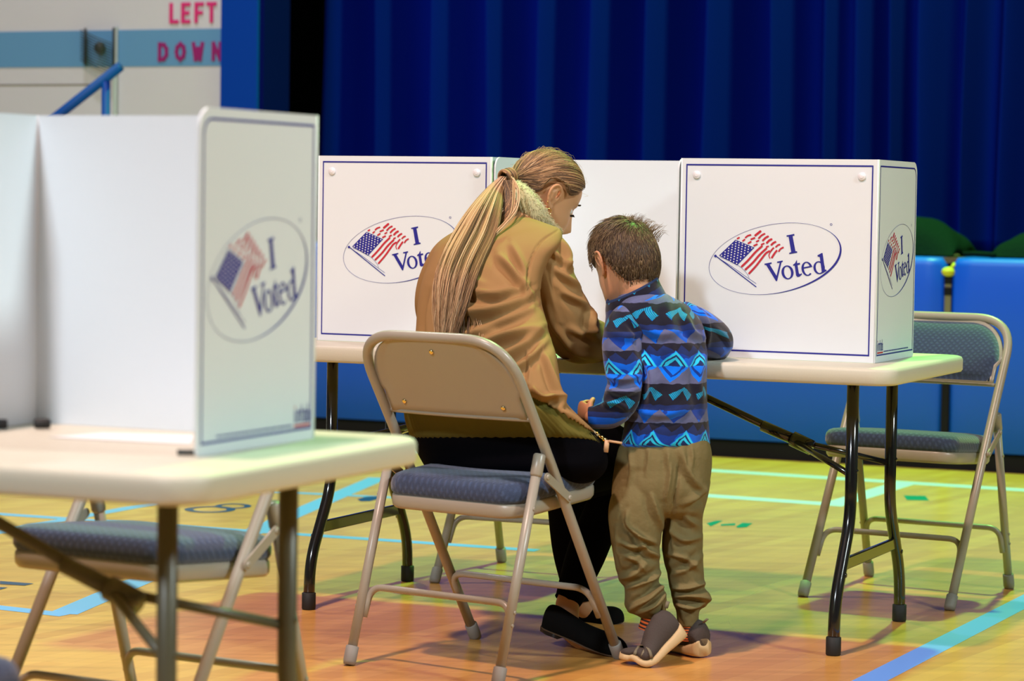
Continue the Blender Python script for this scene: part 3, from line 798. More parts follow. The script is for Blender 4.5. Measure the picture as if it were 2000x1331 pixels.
def booth(P0, yaw, z, label, snaps=True, note=''):
    root = empty('voting_booth', (P0[0], P0[1], z), yaw)
    tag(root, label, 'voting booth', 'white printed table-top booths')
    T = BT
    def panel(name, X, rev, w, free_top=False, side=0):
        """X(a,h,n): a along the panel, h height, n outward; print on the outward face"""
        mb = MB()
        if free_top:
            r = .032; out = [(0, 0), (w - .006, 0), (w, .006)] + [(w - r + r * cos(t), BH - r + r * sin(t)) for t in np.linspace(0, pi / 2, 8)] + [(0, BH)]
        else: out = [(0, 0), (w, 0), (w, BH), (0, BH)]
        mb.prism(out, -T, 0, M['booth'], lambda q: X(q[0], q[1], q[2]))
        ly = lambda k: .0004 + .0001 * k
        if rev == 'front':
            b0, th = .0150, .0042; x0, x1, z0, z1 = b0, w - b0, b0 + .002, BH - b0
        else:
            b0, th = .009, .0038; x0, x1, z0, z1 = .008, w - .010, .017, BH - .015
        F = lambda pts, k, key: mb.add([X(a, h, ly(k)) for a, h in pts], [list(range(len(pts)))], M[key], False)
        F([(x0, z0), (x1, z0), (x1, z0 + th), (x0, z0 + th)], 0, 'print_blue')
        F([(x0, z0), (x0 + .0035, z0), (x0 + .0035, z1), (x0, z1)], 1, 'print_blue')
        if not free_top:
            F([(x0, z1 - th), (x1, z1 - th), (x1, z1), (x0, z1)], 2, 'print_blue')
            F([(x1 - .0035, z0), (x1, z0), (x1, z1), (x1 - .0035, z1)], 3, 'print_blue')
        else:
            r = .026
            F([(x0, z1 - th), (x1 - r, z1 - th), (x1 - r, z1), (x0, z1)], 2, 'print_blue')
            F([(x1 - .0030, z0), (x1, z0), (x1, z1 - r), (x1 - .0030, z1 - r)], 3, 'print_blue')
            for k in range(7):
                t0, t1 = pi / 2 * k / 7, pi / 2 * (k + 1) / 7
                F([(x1 - r + r * cos(t), z1 - r + r * sin(t)) for t in (t0, t1)] + [(x1 - r + (r - .0034) * cos(t), z1 - r + (r - .0034) * sin(t)) for t in (t1, t0)], 4, 'print_blue')
        su = 1.0 if rev == 'front' else .87
        uc2 = UC if rev == 'front' else w / 2 + .002
        flip = -1 if rev == 'wingflip' else 1
        for key, pts, lay in ART:
            F([(uc2 + (u - UC) * su * flip, h) for u, h in pts], 5 + lay, key)
        if rev != 'front':
            # maker's mark: five small letters over a red bar, and a line of fine print
            sg = flip; ox = (x0 + .006) if flip == 1 else (x0 + .058)
            def R(a0, a1, h0, h1, key, k=6): F([(ox + sg * a0, h0), (ox + sg * a1, h0), (ox + sg * a1, h1), (ox + sg * a0, h1)], k, key)
            hb = z0 + .013
            R(0, .052, z0 + .006, z0 + .010, 'print_red')
            w1 = .0024
            R(.001, .001 + w1, hb, hb + .020, 'print_blue'); R(.001, .001 + w1, hb + .023, hb + .027, 'print_red')          # i
            R(.009, .009 + w1, hb, hb + .020, 'print_blue'); R(.016, .016 + w1, hb, hb + .017, 'print_blue'); R(.009, .018, hb + .0165, hb + .020, 'print_blue', 7)  # n
            R(.023, .023 + w1, hb, hb + .028, 'print_blue'); R(.0205, .028, hb + .017, hb + .0195, 'print_blue', 7)     # t
            R(.031, .031 + w1, hb, hb + .020, 'print_blue'); R(.037, .037 + w1, hb, hb + .020, 'print_blue'); R(.031, .039, hb, hb + .0028, 'print_blue', 7); R(.031, .039, hb + .0172, hb + .020, 'print_blue', 7)  # a
            R(.043, .043 + w1, hb, hb + .029, 'print_blue'); R(.049, .049 + w1, hb, hb + .018, 'print_blue'); R(.043, .051, hb, hb + .0028, 'print_blue', 7); R(.043, .051, hb + .0155, hb + .018, 'print_blue', 7)  # b
            rr = random.Random(3); a = .066
            while a < w * .82:
                l = rr.uniform(.003, .011); F([(x0 + a, z0 + .0085), (x0 + a + l, z0 + .0085), (x0 + a + l, z0 + .0112), (x0 + a, z0 + .0112)], 6, 'print_blue'); a += l + .0018
        return mb.build(name, root)
    fp = panel('front_panel', lambda a, h, n: (a, -n, h), 'front', BW)
    # side panels start at the fold and run along +y
    panel('side_panel', lambda a, h, n: (BW + n, .0045 + a, h), 'wing', BD - .0045, True)
    panel('side_panel', lambda a, h, n: (0 - n, .0045 + a, h), 'wingflip', BD - .0045, True)
    for x in (BW, 0):
        mb = MB(); mb.tube([(x - .0028 * (1 if x else -1), .0028, 0), (x - .0028 * (1 if x else -1), .0028, BH)], .0031, M['booth'], 12)
        mb.build('fold_edge', root)
    for x in (.045, BW - .045):
        mb = MB(); mb.disc_to((x, -.0003, BH - .044), (0, -1, 0), .0112, .004, M['snap'], 18); mb.disc_to((x, -.0035, BH - .044), (0, -1, 0), .006, .0015, M['snap'], 14)
        mb.build('snap_button', fp)
    return root
zt = .7405
booth(PA - E1 * BW, YAW, zt, 'white booth printed I Voted on the right end of the long table')
booth(np.array([-.5562, 7.3961, 0]), YAW, zt, 'white booth printed I Voted on the long table, partly hidden by the long ponytail')
_p = F1 + E1 * -.5005 + E2 * .53
booth(_p, YAW + pi, zt, 'white booth open towards the seated person, its plain inside showing between the two heads')
_c = np.array([(386 - 1000) / 1311, 3.88, 0]) + E2 * BD
booth(_c, YAW + pi, .7505, 'large blurred white booth on the foreground table at the left')

# ---- small things on the tables
def sheet(name, pts, z, label, cat, m, th=.0006):
    mb = MB(); mb.prism([(p[0], p[1]) for p in pts], z + .0003, z + th, m, lambda q: (q[0], q[1], q[2]))
    return tag(mb.build(name), label, cat)
q = [at_z(x, y, .751) for x, y in ((95, 854), (372, 868), (378, 851), (200, 846))]
sheet('ballot_paper', q, .7505, 'white paper lying inside the blurred foreground booth', 'paper', M['paper'])
q = [at_z(x, y, .7405) for x, y in ((1030, 700), (1113, 704), (1103, 690), (1030, 686))]
sheet('ballot_paper', q, .7405, 'white paper on the table edge beside the tan sleeve', 'paper', M['paper'])
a = at_z(346, 884, .7555); c = at_z(392, 884, .7555)
mb = MB(); mb.tube([a, (a + c) / 2, c], .0045, M['wire'], 10); tag(mb.build('pen'), 'dark pen lying on the foreground table against the booth side', 'pen')
def clip(px0, px1, py, label):
    a = at_z(px0, py, .760); c = at_z(px1, py, .760)
    mb = MB(); mb.tube([a, a + (c - a) * .1, a + (c - a) * .9, c], [.006, .0085, .0085, .006], M['rubber_black'], 10)
    tag(mb.build('binder_clip'), label, 'clip', 'black clips inside the foreground booth')
clip(66, 99, 828, 'black clip at the foot of the blurred booth, right of the other clip')
clip(-14, 15, 829, 'black clip at the left edge of the picture inside the blurred booth')
# ================================================================== PEOPLE
M['skin'] = mat('light_skin', (0.60, 0.305, 0.15), 0.5, spec=0.35, sub=0.12, bump=(180, 0.08, 0.001))
M['skin_child'] = mat('child_skin', (0.62, 0.30, 0.17), 0.5, spec=0.35, sub=0.12)
M['tan'] = mat('tan_canvas', (0.30, 0.166, 0.066), 0.82, spec=0.15, bump=(220, 0.18, 0.0012), noise=(5, 0.07))
M['rib'] = mat('olive_rib_knit', (0.115, 0.095, 0.020), 0.9, spec=0.1)
M['fur'] = mat('pale_fur', (0.50, 0.46, 0.26), 0.95, spec=0.05, sheen=0.4, noise=(60, 0.2))
M['trousers_black'] = mat('black_stretch_cloth', (0.0025, 0.0025, 0.004), 0.9, spec=0.03)
M['shoe_black'] = mat('black_suede', (0.004, 0.004, 0.004), 0.9, spec=0.1)
M['shoe_heel'] = mat('black_heel', (0.006, 0.007, 0.012), 0.3)
M['shoe_sole_brown'] = mat('thin_brown_sole', (0.10, 0.06, 0.035), 0.6)
M['gold'] = mat('gold_metal', (0.9, 0.62, 0.18), 0.2, metal=1.0)
M['leather_tab'] = mat('tan_leather_tab', (0.55, 0.33, 0.18), 0.5)
M['khaki'] = mat('khaki_cotton', (0.170, 0.132, 0.056), 0.8, spec=0.15, bump=(30, 0.55, 0.008), noise=(6, 0.08))
M['sneaker'] = mat('brown_grey_knit', (0.055, 0.040, 0.034), 0.85, bump=(350, 0.5, 0.002))
M['camo'] = mat('camo_overlay', (0.16, 0.13, 0.08), 0.7, noise=(40, 0.5))
M['midsole'] = mat('cream_foam_sole', (0.56, 0.39, 0.20), 0.6)
M['sock_orange'] = mat('orange_sock', (0.85, 0.16, 0.03), 0.85)
M['sock_dark'] = mat('dark_sock', (0.03, 0.02, 0.02), 0.85)
M['lash'] = mat('dark_lash', (0.02, 0.012, 0.01), 0.7)
M['eye_white'] = mat('eye_white', (0.7, 0.68, 0.65), 0.2)
M['shirt_green'] = mat('green_top', (0.02, 0.12, 0.01), 0.8)
def hair_mat(name, c):
    m = mat(name, c, 0.5, spec=0.28)
    b = m.node_tree.nodes['Principled BSDF']; b.inputs['Anisotropic'].default_value = 0.5
    return m
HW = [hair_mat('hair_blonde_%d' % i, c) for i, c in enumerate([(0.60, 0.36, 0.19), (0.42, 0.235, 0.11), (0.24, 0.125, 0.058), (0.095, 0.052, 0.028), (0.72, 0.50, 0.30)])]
HB = [hair_mat('hair_brown_%d' % i, c) for i, c in enumerate([(0.19, 0.125, 0.065), (0.12, 0.075, 0.040), (0.06, 0.036, 0.022), (0.26, 0.17, 0.09)])]

def crom(C, n):
    """Catmull-Rom through rows of C -> n samples"""
    C = np.asarray(C, float); k = len(C)
    T = np.linspace(0, k - 1, n); out = []
    for t in T:
        i = min(int(t), k - 2); f = t - i
        p0, p1, p2, p3 = C[max(i - 1, 0)], C[i], C[i + 1], C[min(i + 2, k - 1)]
        out.append(0.5 * (2 * p1 + (p2 - p0) * f + (2 * p0 - 5 * p1 + 4 * p2 - p3) * f * f + (3 * p1 - p0 - 3 * p2 + p3) * f ** 3))
    return np.array(out)
VIEW = np.array([0.0, 1.0, 0.0])
def limb(ctrl, n=60, seg=28, view=VIEW, power=1.0, closed_ends=True):
    """ctrl rows in world metres: x,y,z, half-width across, half-depth. Ring starts on the far side."""
    S = crom(ctrl, n); P = S[:, :3]
    T = np.gradient(P, axis=0); T /= np.linalg.norm(T, axis=1)[:, None]
    N = np.cross(T, view); N /= np.linalg.norm(N, axis=1)[:, None] + 1e-9
    B = np.cross(N, T)
    a = np.linspace(0, 2 * pi, seg + 1) + pi / 2
    ca, sa = np.cos(a), np.sin(a)
    ca = np.sign(ca) * np.abs(ca) ** power; sa = np.sign(sa) * np.abs(sa) ** power
    sgn = np.sign((B @ view))[:, None, None]
    G = P[:, None, :] + S[:, 3][:, None, None] * ca[None, :, None] * N[:, None, :] + S[:, 4][:, None, None] * sa[None, :, None] * (B[:, None, :] * sgn)
    L = np.concatenate([[0], np.cumsum(np.linalg.norm(np.diff(P, axis=0), axis=1))])
    R = float(np.mean(S[:, 3]))
    UV = np.stack([np.broadcast_to(a[None, :] * R, (n, seg + 1)), np.broadcast_to(L[:, None], (n, seg + 1))], -1)
    return G, UV
def px_ctrl(rows):
    """rows px,py,Y,halfwidth_px,halfdepth_m -> world"""
    out = []
    for px, py, Y, hw, hd in rows:
        P = at_y(px, py, Y); out.append([*P, hw * Y / F_PX, hd])
    return out
def slices(rows, n=140, seg=120, power=0.85, bow=0.0):
    """rows: py, xL, xR, Yc, halfdepth, slope, farlift ; stacked rings between the outlines"""
    S = crom(rows, n); a = np.linspace(0, 2 * pi, seg + 1) + pi / 2
    ca, sa = np.cos(a), np.sin(a); ca = np.sign(ca) * np.abs(ca) ** power; sa = np.sign(sa) * np.abs(sa) ** power
    G = np.zeros((n, seg + 1, 3)); UV = np.zeros((n, seg + 1, 2))
    for i, (py, xl, xr, Yc, hd, sl, lift) in enumerate(S):
        cx, hw = (xl + xr) / 2, (xr - xl) / 2
        for k in range(seg + 1):
            px = cx + hw * ca[k]; Y = Yc + hd * sa[k] - sl * hw * ca[k] * Yc / F_PX
            G[i, k] = at_y(px, py + bow * ((px - cx) / 180.0) ** 2, Y) + EZ * lift * (sa[k] + 1) * .5
        R = hw * Yc / F_PX
        UV[i, :, 0] = (a - a[0]) * (0.5 * (R + hd)); UV[i, :, 1] = G[i, :, 2]
    return G, UV
def gnormals(G):
    du = np.gradient(G, axis=0)
    E = np.concatenate([G[:, -2:-1], G, G[:, 1:2]], axis=1)
    dv = (E[:, 2:] - E[:, :-2])
    N = np.cross(dv, du); N /= np.linalg.norm(N, axis=2)[:, :, None] + 1e-12
    c = G.mean(axis=1, keepdims=True)
    if np.mean(np.sum(N * (G - c), axis=2)) < 0: N = -N
    return N
def fold(G, strokes, N=None):
    """raise cloth folds along strokes given where they show: (points, width_px, height_m[, valley])"""
    if N is None: N = gnormals(G)
    q = project(G); D = np.zeros(G.shape[:2])
    facing = np.clip(-(N[..., 1]) * 1.6 + .45, 0, 1)
    for st in strokes:
        pts, w, h = st[:3]; val = st[3] if len(st) > 3 else 0.7
        P = np.array(fillet(pts, 40, 4)) if len(pts) > 2 else np.array(pts, float)
        best = np.full(G.shape[:2], 1e9); sg = np.zeros_like(best); tt = np.zeros_like(best)
        seglen = np.linalg.norm(np.diff(P, axis=0), axis=1); tot = seglen.sum(); acc = 0
        for a, b, l in zip(P[:-1], P[1:], seglen):
            d = (b - a) / (l + 1e-9); r = q - a; t = np.clip(r @ d, 0, l)
            e = r - t[..., None] * d; dist = np.linalg.norm(e, axis=-1)
            cr = d[0] * r[..., 1] - d[1] * r[..., 0]; m = dist < best
            best[m] = dist[m]; sg[m] = np.sign(cr[m]) * dist[m]; tt[m] = (acc + t[m]) / tot; acc += l
        taper = np.clip(np.sin(pi * np.clip(tt * .9 + .05, 0, 1)), 0, 1) ** .7
        w = w * .85; D += 1.9 * h * taper * (np.exp(-(sg / w) ** 2) - val * np.exp(-((sg - 1.9 * w) / (1.3 * w)) ** 2) * (np.abs(best) < 6 * w))
    return G + N * (D * facing)[..., None]
def ripple(G, amp, f1=9, f2=14, seed=0, N=None):
    rs = np.random.RandomState(seed); 
    if N is None: N = gnormals(G)
    D = np.zeros(G.shape[:2])
    for k in range(7):
        d = rs.normal(size=3); d /= np.linalg.norm(d); f = rs.uniform(f1, f2) * (1 + .5 * k)
        w = np.sin(G @ rs.normal(size=3) * 7 + rs.uniform(0, 6)) * 1.2
        D += np.sin(G @ d * f + w + rs.uniform(0, 6)) / (1 + .45 * k)
    return G + N * (amp * D / 2.2)[..., None]

class Cloth:
    """collects lofted grids with UVs into one mesh"""
    def __init__(s): s.v = []; s.f = []; s.uv = []; s.mi = []; s.mats = []
    def grid(s, G, UV, m, cap0=False, cap1=False, pick=None):
        if m not in s.mats: s.mats.append(m)
        i = s.mats.index(m); n, c = G.shape[:2]; k = len(s.v)
        s.v += G.reshape(-1, 3).tolist(); uvf = UV.reshape(-1, 2).tolist()
        for r in range(n - 1):
            for q in range(c - 1):
                if pick is not None and not pick[r, q]: continue
                ids = (r * c + q, r * c + q + 1, (r + 1) * c + q + 1, (r + 1) * c + q)
                s.f.append([a + k for a in ids]); s.uv += [uvf[a] for a in ids]; s.mi.append(i)
        for flag, r in ((cap0, 0), (cap1, n - 1)):
            if flag:
                ids = [r * c + q for q in range(c - 1)]
                if r == 0: ids = ids[::-1]
                s.f.append([a + k for a in ids]); s.uv += [uvf[a] for a in ids]; s.mi.append(i)
    def build(s, name, parent=None, sub=0, thick=0.0, merge=True):
        me = bpy.data.meshes.new(name); me.from_pydata(s.v, [], s.f)
        ul = me.uv_layers.new(name='cloth'); ul.data.foreach_set('uv', [c for p in s.uv for c in p])
        for m in s.mats: me.materials.append(m)
        me.polygons.foreach_set('material_index', s.mi); me.polygons.foreach_set('use_smooth', [True] * len(s.f))
        bm = bmesh.new(); bm.from_mesh(me)
        if merge: bmesh.ops.remove_doubles(bm, verts=bm.verts, dist=1e-6)
        loose = [v for v in bm.verts if not v.link_faces]
        bmesh.ops.delete(bm, geom=loose, context='VERTS')
        bmesh.ops.recalc_face_normals(bm, faces=bm.faces)
        bm.to_mesh(me); bm.free(); me.update()
        o = bpy.data.objects.new(name, me); COL.objects.link(o)
        if parent is not None: o.parent = parent
        if thick: md = o.modifiers.new('cloth', 'SOLIDIFY'); md.thickness = thick; md.offset = -1
        if sub: md = o.modifiers.new('sub', 'SUBSURF'); md.levels = sub; md.render_levels = sub
        return o
def closed(G):
    """pull end rings into rounded caps"""
    a, b = G[0].mean(0), G[-1].mean(0)
    T0 = G[0].mean(0) - G[1].mean(0); T1 = G[-1].mean(0) - G[-2].mean(0)
    r0 = np.linalg.norm(G[0] - a, axis=1).mean(); r1 = np.linalg.norm(G[-1] - b, axis=1).mean()
    T0 /= np.linalg.norm(T0) + 1e-9; T1 /= np.linalg.norm(T1) + 1e-9
    head = [a + (G[0] - a) * cos(t) + T0 * r0 * .8 * sin(t) for t in (1.5, 1.2, .9, .6, .3)]
    tail = [b + (G[-1] - b) * cos(t) + T1 * r1 * .8 * sin(t) for t in (.3, .6, .9, 1.2, 1.5)]
    return np.concatenate([np.array(head), G, np.array(tail)], axis=0)
def body_mesh(parts, name, parent, m, voxel=.003, smooth=5):
    cl = Cloth()
    for G in parts:
        cl.grid(G, np.zeros(G.shape[:2] + (2,)), m, True, True)
    o = cl.build(name, parent)
    md = o.modifiers.new('skin', 'REMESH'); md.mode = 'VOXEL'; md.voxel_size = voxel; md.use_smooth_shade = True
    md = o.modifiers.new('soft', 'SMOOTH'); md.factor = .5; md.iterations = smooth
    return o

# ---- head in its own frame: f forward, r right, u up ; origin at the skull centre level with the eyes
def head_grid(s=1.0, child=False, n=90, seg=96):
    #      u,     front,  back,  halfwidth
    R = [(-.122, .070, .030, .012), (-.119, .086, .005, .026), (-.110, .094, -.012, .038), (-.095, .093, -.022, .048), (-.080, .090, -.035, .056),
         (-.060, .088, -.052, .062), (-.035, .088, -.070, .066), (-.010, .087, -.084, .069), (.015, .088, -.091, .072), (.035, .091, -.094, .0735),
         (.055, .088, -.092, .072), (.075, .078, -.084, .066), (.092, .062, -.069, .055), (.105, .040, -.047, .038), (.111, .018, -.022, .018), (.1125, .004, -.006, .004)]
    if child:
        R = [(u * (.93 if u < 0 else 1.02), f * (.95), b * 1.02, w * 1.0) for u, f, b, w in R]
    S = crom(R, n); a = np.linspace(0, 2 * pi, seg + 1) + pi      # seam at the back
    G = np.zeros((n, seg + 1, 3))
    for i, (u, fr, bk, w) in enumerate(S):
        c, h = (fr + bk) / 2, (fr - bk) / 2
        G[i, :, 0] = c + h * np.sign(np.cos(a)) * np.abs(np.cos(a)) ** .92; G[i, :, 1] = w * np.sign(np.sin(a)) * np.abs(np.sin(a)) ** .92; G[i, :, 2] = u
    f, r, u = G[..., 0], G[..., 1], G[..., 2]
    front = np.clip((f - .02) / .05, 0, 1)
    g = lambda x, c, w: np.exp(-((x - c) / w) ** 2)
    nose = np.where((u < .022) & (u > -.060), 1, 0) * np.clip((.022 - u) / .062, 0, 1) ** 1.1 * .027
    nose = nose * np.where(u < -.042, np.clip((u + .060) / .018, 0, 1) ** .6, 1) * np.exp(-(r / (.008 + .10 * np.clip(.0 - u, 0, .05))) ** 2)
    d = nose * (.7 if child else 1)
    d += -.010 * (g(r, .031, .014) + g(r, -.031, .014)) * g(u, .000, .012)           # sockets
    d += .007 * (g(r, .031, .010) + g(r, -.031, .010)) * g(u, -.001, .007)            # lids
    d += .004 * (g(r, .030, .018) + g(r, -.030, .018)) * g(u, .020, .007)             # brow ridge
    d += .006 * g(r, 0, .020) * (g(u, -.071, .005) + g(u, -.081, .006)) - .004 * g(r, 0, .020) * g(u, -.076, .0022)
    d += -.004 * g(r, 0, .03) * g(u, -.092, .006) + .005 * g(r, 0, .018) * g(u, -.108, .010)
    d += .004 * (g(r, .045, .018) + g(r, -.045, .018)) * g(u, -.030, .018)            # cheeks
    G[..., 0] = f + d * front
    return G * s
def ear_grids(side, s=1.0):
    """helix rim, lobe and dish as small limbs in head frame"""
    out = []
    def L(rows, n=40, seg=14, view=np.array([0, 1.0, 0])):
        G, _ = limb(rows, n, seg, view); out.append(closed(G) * s)
    y = .074 * side
    L([(.006, y - .004 * side, -.012, .003, .003), (.012, y + .002 * side, .010, .0035, .004), (.006, y + .008 * side, .026, .0038, .004), (-.008, y + .013 * side, .033, .004, .004),
       (-.021, y + .015 * side, .024, .004, .004), (-.024, y + .014 * side, .005, .0038, .004), (-.017, y + .010 * side, -.012, .004, .004), (-.007, y + .005 * side, -.024, .0055, .004), (.002, y + .001 * side, -.029, .005, .004), (.007, y - .002 * side, -.022, .003, .003)])
    L([(-.008, y + .008 * side, .022, .010, .003), (-.010, y + .007 * side, .008, .0115, .003), (-.005, y + .002 * side, -.006, .009, .003), (0, y - .001 * side, -.020, .006, .003)])
    L([(-.006, y + .010 * side, .018, .002, .003), (-.013, y + .012 * side, .008, .0025, .003), (-.008, y + .008 * side, -.008, .0025, .003)])
    return out
def hand_grids(s=1.0, curl=0.6, spread=.12, pinch=False):
    """right hand: wrist at origin, +x towards the fingers, +y thumb side, +z back of the hand"""
    out = []
    def L(rows, n=26, seg=14): G, _ = limb(rows, n, seg, np.array([0, 0, 1.0])); out.append(closed(G) * s)
    L([(-.05, 0, 0, .027, .021), (-.01, 0, 0, .027, .020), (.02, 0, 0, .034, .017), (.05, 0, .002, .041, .015), (.078, -.001, .001, .041, .013), (.092, -.002, -.001, .038, .010)], 30, 24)
    for k, (y, ln, r) in enumerate(((.030, .072, .0088), (.010, .080, .0090), (-.011, .074, .0086), (-.031, .058, .0078))):
        a0 = spread * (1.5 - k) * .5; p = np.array([.078, y, 0.0]); rows = [(p[0] - .01, y, 0, r * 1.05, r)]; ang = -.15
        rows.append((*p, r * 1.08, r)); 
        for j, fr in enumerate((.45, .30, .25)):
            ang -= curl * (.75, 1.0, .7)[j]
            d = np.array([cos(ang) * cos(a0), sin(a0), sin(ang)]); p = p + d * ln * fr
            rows.append((*p, r * (1.0, .94, .78)[j], r * (.98, .9, .75)[j]))
        G, _ = limb(rows, 30, 14, np.array([-.35, 1.0, .1])); out.append(closed(G) * s)
    G, _ = limb([(.012, .018, -.004, .013, .012), (.032, .040, -.012, .0125, .012), (.055, .052, -.022 - .01 * curl, .0105, .0105), (.078, .052 - .02 * curl, -.030 - .012 * curl, .009, .008)], 24, 14, np.array([0, 0, 1.0]))
    out.append(closed(G) * s)
    return out
def place(G, o, ex, ey, ez):
    return np.asarray(o) + G[..., 0:1] * ex + G[..., 1:2] * ey + G[..., 2:3] * ez
def basis(f, up=(0, 0, 1)):
    f = np.array(f, float); f /= np.linalg.norm(f); r = np.cross(f, up); r /= np.linalg.norm(r); u = np.cross(r, f)
    return f, r, u
def strands(paths, radii, mats, name, parent, seg=5):
    """paths: list of (m,3); radii: list of (m,)"""
    V = []; Fc = []; MI = []
    for P, rr, mi in zip(paths, radii, mats):
        n = len(P); T = np.gradient(P, axis=0); T /= np.linalg.norm(T, axis=1)[:, None] + 1e-9
        N = np.cross(T, np.array([.3, 1, .2])); N /= np.linalg.norm(N, axis=1)[:, None] + 1e-9; B = np.cross(T, N)
        k = len(V)
        for i in range(n):
            for q in range(seg):
                a = 2 * pi * q / seg; V.append(P[i] + rr[i] * (cos(a) * N[i] + sin(a) * B[i] * .7))
        for i in range(n - 1):
            for q in range(seg):
                Fc.append((k + i * seg + q, k + i * seg + (q + 1) % seg, k + (i + 1) * seg + (q + 1) % seg, k + (i + 1) * seg + q)); MI.append(mi)
    return V, Fc, MI
def hair_object(name, parent, mats, groups, label=None):
    me = bpy.data.meshes.new(name); V = []; Fc = []; MI = []
    for v, f, mi in groups:
        k = len(V); V += [tuple(p) for p in v]; Fc += [tuple(a + k for a in q) for q in f]; MI += mi
    me.from_pydata(V, [], Fc)
    for m in mats: me.materials.append(m)
    me.polygons.foreach_set('material_index', MI); me.polygons.foreach_set('use_smooth', [True] * len(Fc)); me.update()
    o = bpy.data.objects.new(name, me); COL.objects.link(o); o.parent = parent
    return o
def grid_vf(G, mi):
    n, c = G.shape[:2]
    return (G.reshape(-1, 3), [(r * c + q, r * c + q + 1, (r + 1) * c + q + 1, (r + 1) * c + q) for r in range(n - 1) for q in range(c - 1)], [mi] * ((n - 1) * (c - 1)))

# ------------------------------------------------------------------ the seated woman
rng = np.random.RandomState(11)
woman = empty('person', (0, 0, 0))
tag(woman, 'seated person in a tan jacket with a long blonde ponytail, leaning over the table', 'person')

# jacket torso between its outlines
rows = [  # py, xL, xR, Yc, hd, slope, lift
    (864, 812, 1176, 6.47, .115, .50, 0), (856, 799, 1170, 6.47, .135, .50, 0), (842, 793, 1160, 6.47, .145, .50, 0), (815, 786, 1132, 6.465, .145, .50, 0),
    (785, 785, 1104, 6.46, .140, .50, 0), (760, 790, 1096, 6.46, .135, .50, 0), (725, 800, 1092, 6.48, .13, .5, 0),
    (690, 806, 1086, 6.50, .128, .5, 0), (650, 811, 1074, 6.53, .13, .5, 0), (600, 815, 1060, 6.57, .135, .5, 0),
    (550, 825, 1058, 6.61, .135, .5, 0), (510, 840, 1072, 6.645, .130, .5, 0), (482, 853, 1092, 6.67, .120, .48, 0),
    (462, 872, 1098, 6.69, .105, .45, 0), (447, 898, 1092, 6.705, .09, .4, 0), (436, 932, 1066, 6.715, .075, .35, 0),
    (426, 962, 1040, 6.72, .06, .3, 0), (419, 985, 1022, 6.725, .04, .2, 0)]
G, UV = slices(rows, 230, 190, .86)
G = ripple(G, .0016, 10, 16, 3)
folds = [([(905, 560), (960, 580), (1022, 560)], 9, .010), ([(880, 610), (960, 612), (1035, 575)], 11, .013), ([(930, 640), (990, 620), (1040, 600)], 8, .009),
         ([(900, 690), (985, 655), (1050, 640)], 10, .012), ([(935, 720), (1000, 690), (1062, 640)], 10, .011), ([(960, 745), (1030, 705), (1070, 660)], 8, .008),
         ([(975, 500), (1005, 530), (1035, 575)], 8, .010), ([(1000, 478), (1022, 520), (1030, 560)], 7, .006), ([(850, 560), (838, 620), (842, 700)], 9, .007),
         ([(880, 500), (900, 540), (955, 560)], 9, .005), ([(1040, 760), (1060, 780), (1085, 770), (1100, 790)], 7, .012), ([(1030, 680), (1035, 720), (1030, 775)], 3, .004, 1.0),
         ([(1065, 690), (1075, 730), (1100, 790)], 6, .008), ([(870, 650), (900, 655), (960, 640)], 8, .006), ([(850, 740), (900, 700), (940, 690)], 10, .007),
         ([(1085, 790), (1120, 820), (1150, 838)], 6, .007)]
G = fold(G, folds)
# seam line of the back panel and shoulder
G = fold(G, [([(1090, 450), (1055, 470), (1034, 510), (1030, 560), (1040, 590)], 2.2, -.0045, 0)])
q = project(G)
hem = lambda px: np.interp(px, [780, 820, 900, 980, 1040, 1075, 1110, 1140, 1170], [800, 796, 786, 779, 778, 792, 815, 832, 848])
mid = (q[:-1, :-1, 1] + q[1:, 1:, 1]) / 2; mpx = (q[:-1, :-1, 0] + q[1:, 1:, 0]) / 2
isrib = mid > hem(mpx)
Gr = G + gnormals(G) * (.0011 * np.sin(np.linspace(0, 2 * pi * 120, G.shape[1])))[None, :, None]
Gr = Gr - gnormals(G) * .004
cl = Cloth(); cl.grid(G, UV, M['tan'], False, True, pick=~isrib)
jk = cl.build('jacket', woman, thick=.003)
cl = Cloth()
Gf, UVf = G, UV
cl.grid(Gr, UV, M['rib'], False, False, pick=(mid > hem(mpx) - 4)); rib = cl.build('ribbed_hem', jk, thick=.003); tag(rib, 'olive ribbed hem')

# sleeves
Gs, UVs = limb(px_ctrl([(1056, 466, 6.67, 26, .045), (1068, 492, 6.625, 41, .062), (1078, 545, 6.61, 46, .066), (1092, 590, 6.62, 51, .066), (1110, 632, 6.64, 55, .064), (1130, 660, 6.68, 52, .060),
                        (1160, 668, 6.77, 43, .052), (1192, 668, 6.88, 34, .046), (1222, 668, 6.99, 28, .042)]), 130, 90, power=.9)
Gs = ripple(Gs, .0014, 10, 18, 5)
Gs = fold(Gs, [([(1100, 470), (1112, 500), (1104, 530)], 6, .007), ([(1070, 485), (1090, 500), (1118, 525)], 6, .006), ([(1085, 525), (1110, 545), (1132, 560)], 7, .007),
               ([(1100, 570), (1125, 585), (1150, 600)], 7, .007), ([(1160, 605), (1152, 640), (1165, 660)], 7, .010), ([(1110, 640), (1140, 655), (1165, 640)], 8, .007),
               ([(1090, 640), (1120, 690), (1160, 700)], 8, .006), ([(1060, 500), (1078, 560), (1108, 640)], 2, -.0032, 0), ([(1068, 600), (1080, 640), (1110, 680)], 8, .006)])
cl = Cloth(); cl.grid(Gs, UVs, M['tan'], True, False); cl.build('sleeve', jk, thick=.003)
Gl, UVl = limb(px_ctrl([(905, 480, 6.76, 34, .05), (874, 510, 6.78, 38, .055), (852, 560, 6.80, 38, .055), (846, 610, 6.82, 34, .05), (868, 650, 6.92, 30, .045), (915, 668, 7.05, 26, .04)]), 80, 60)
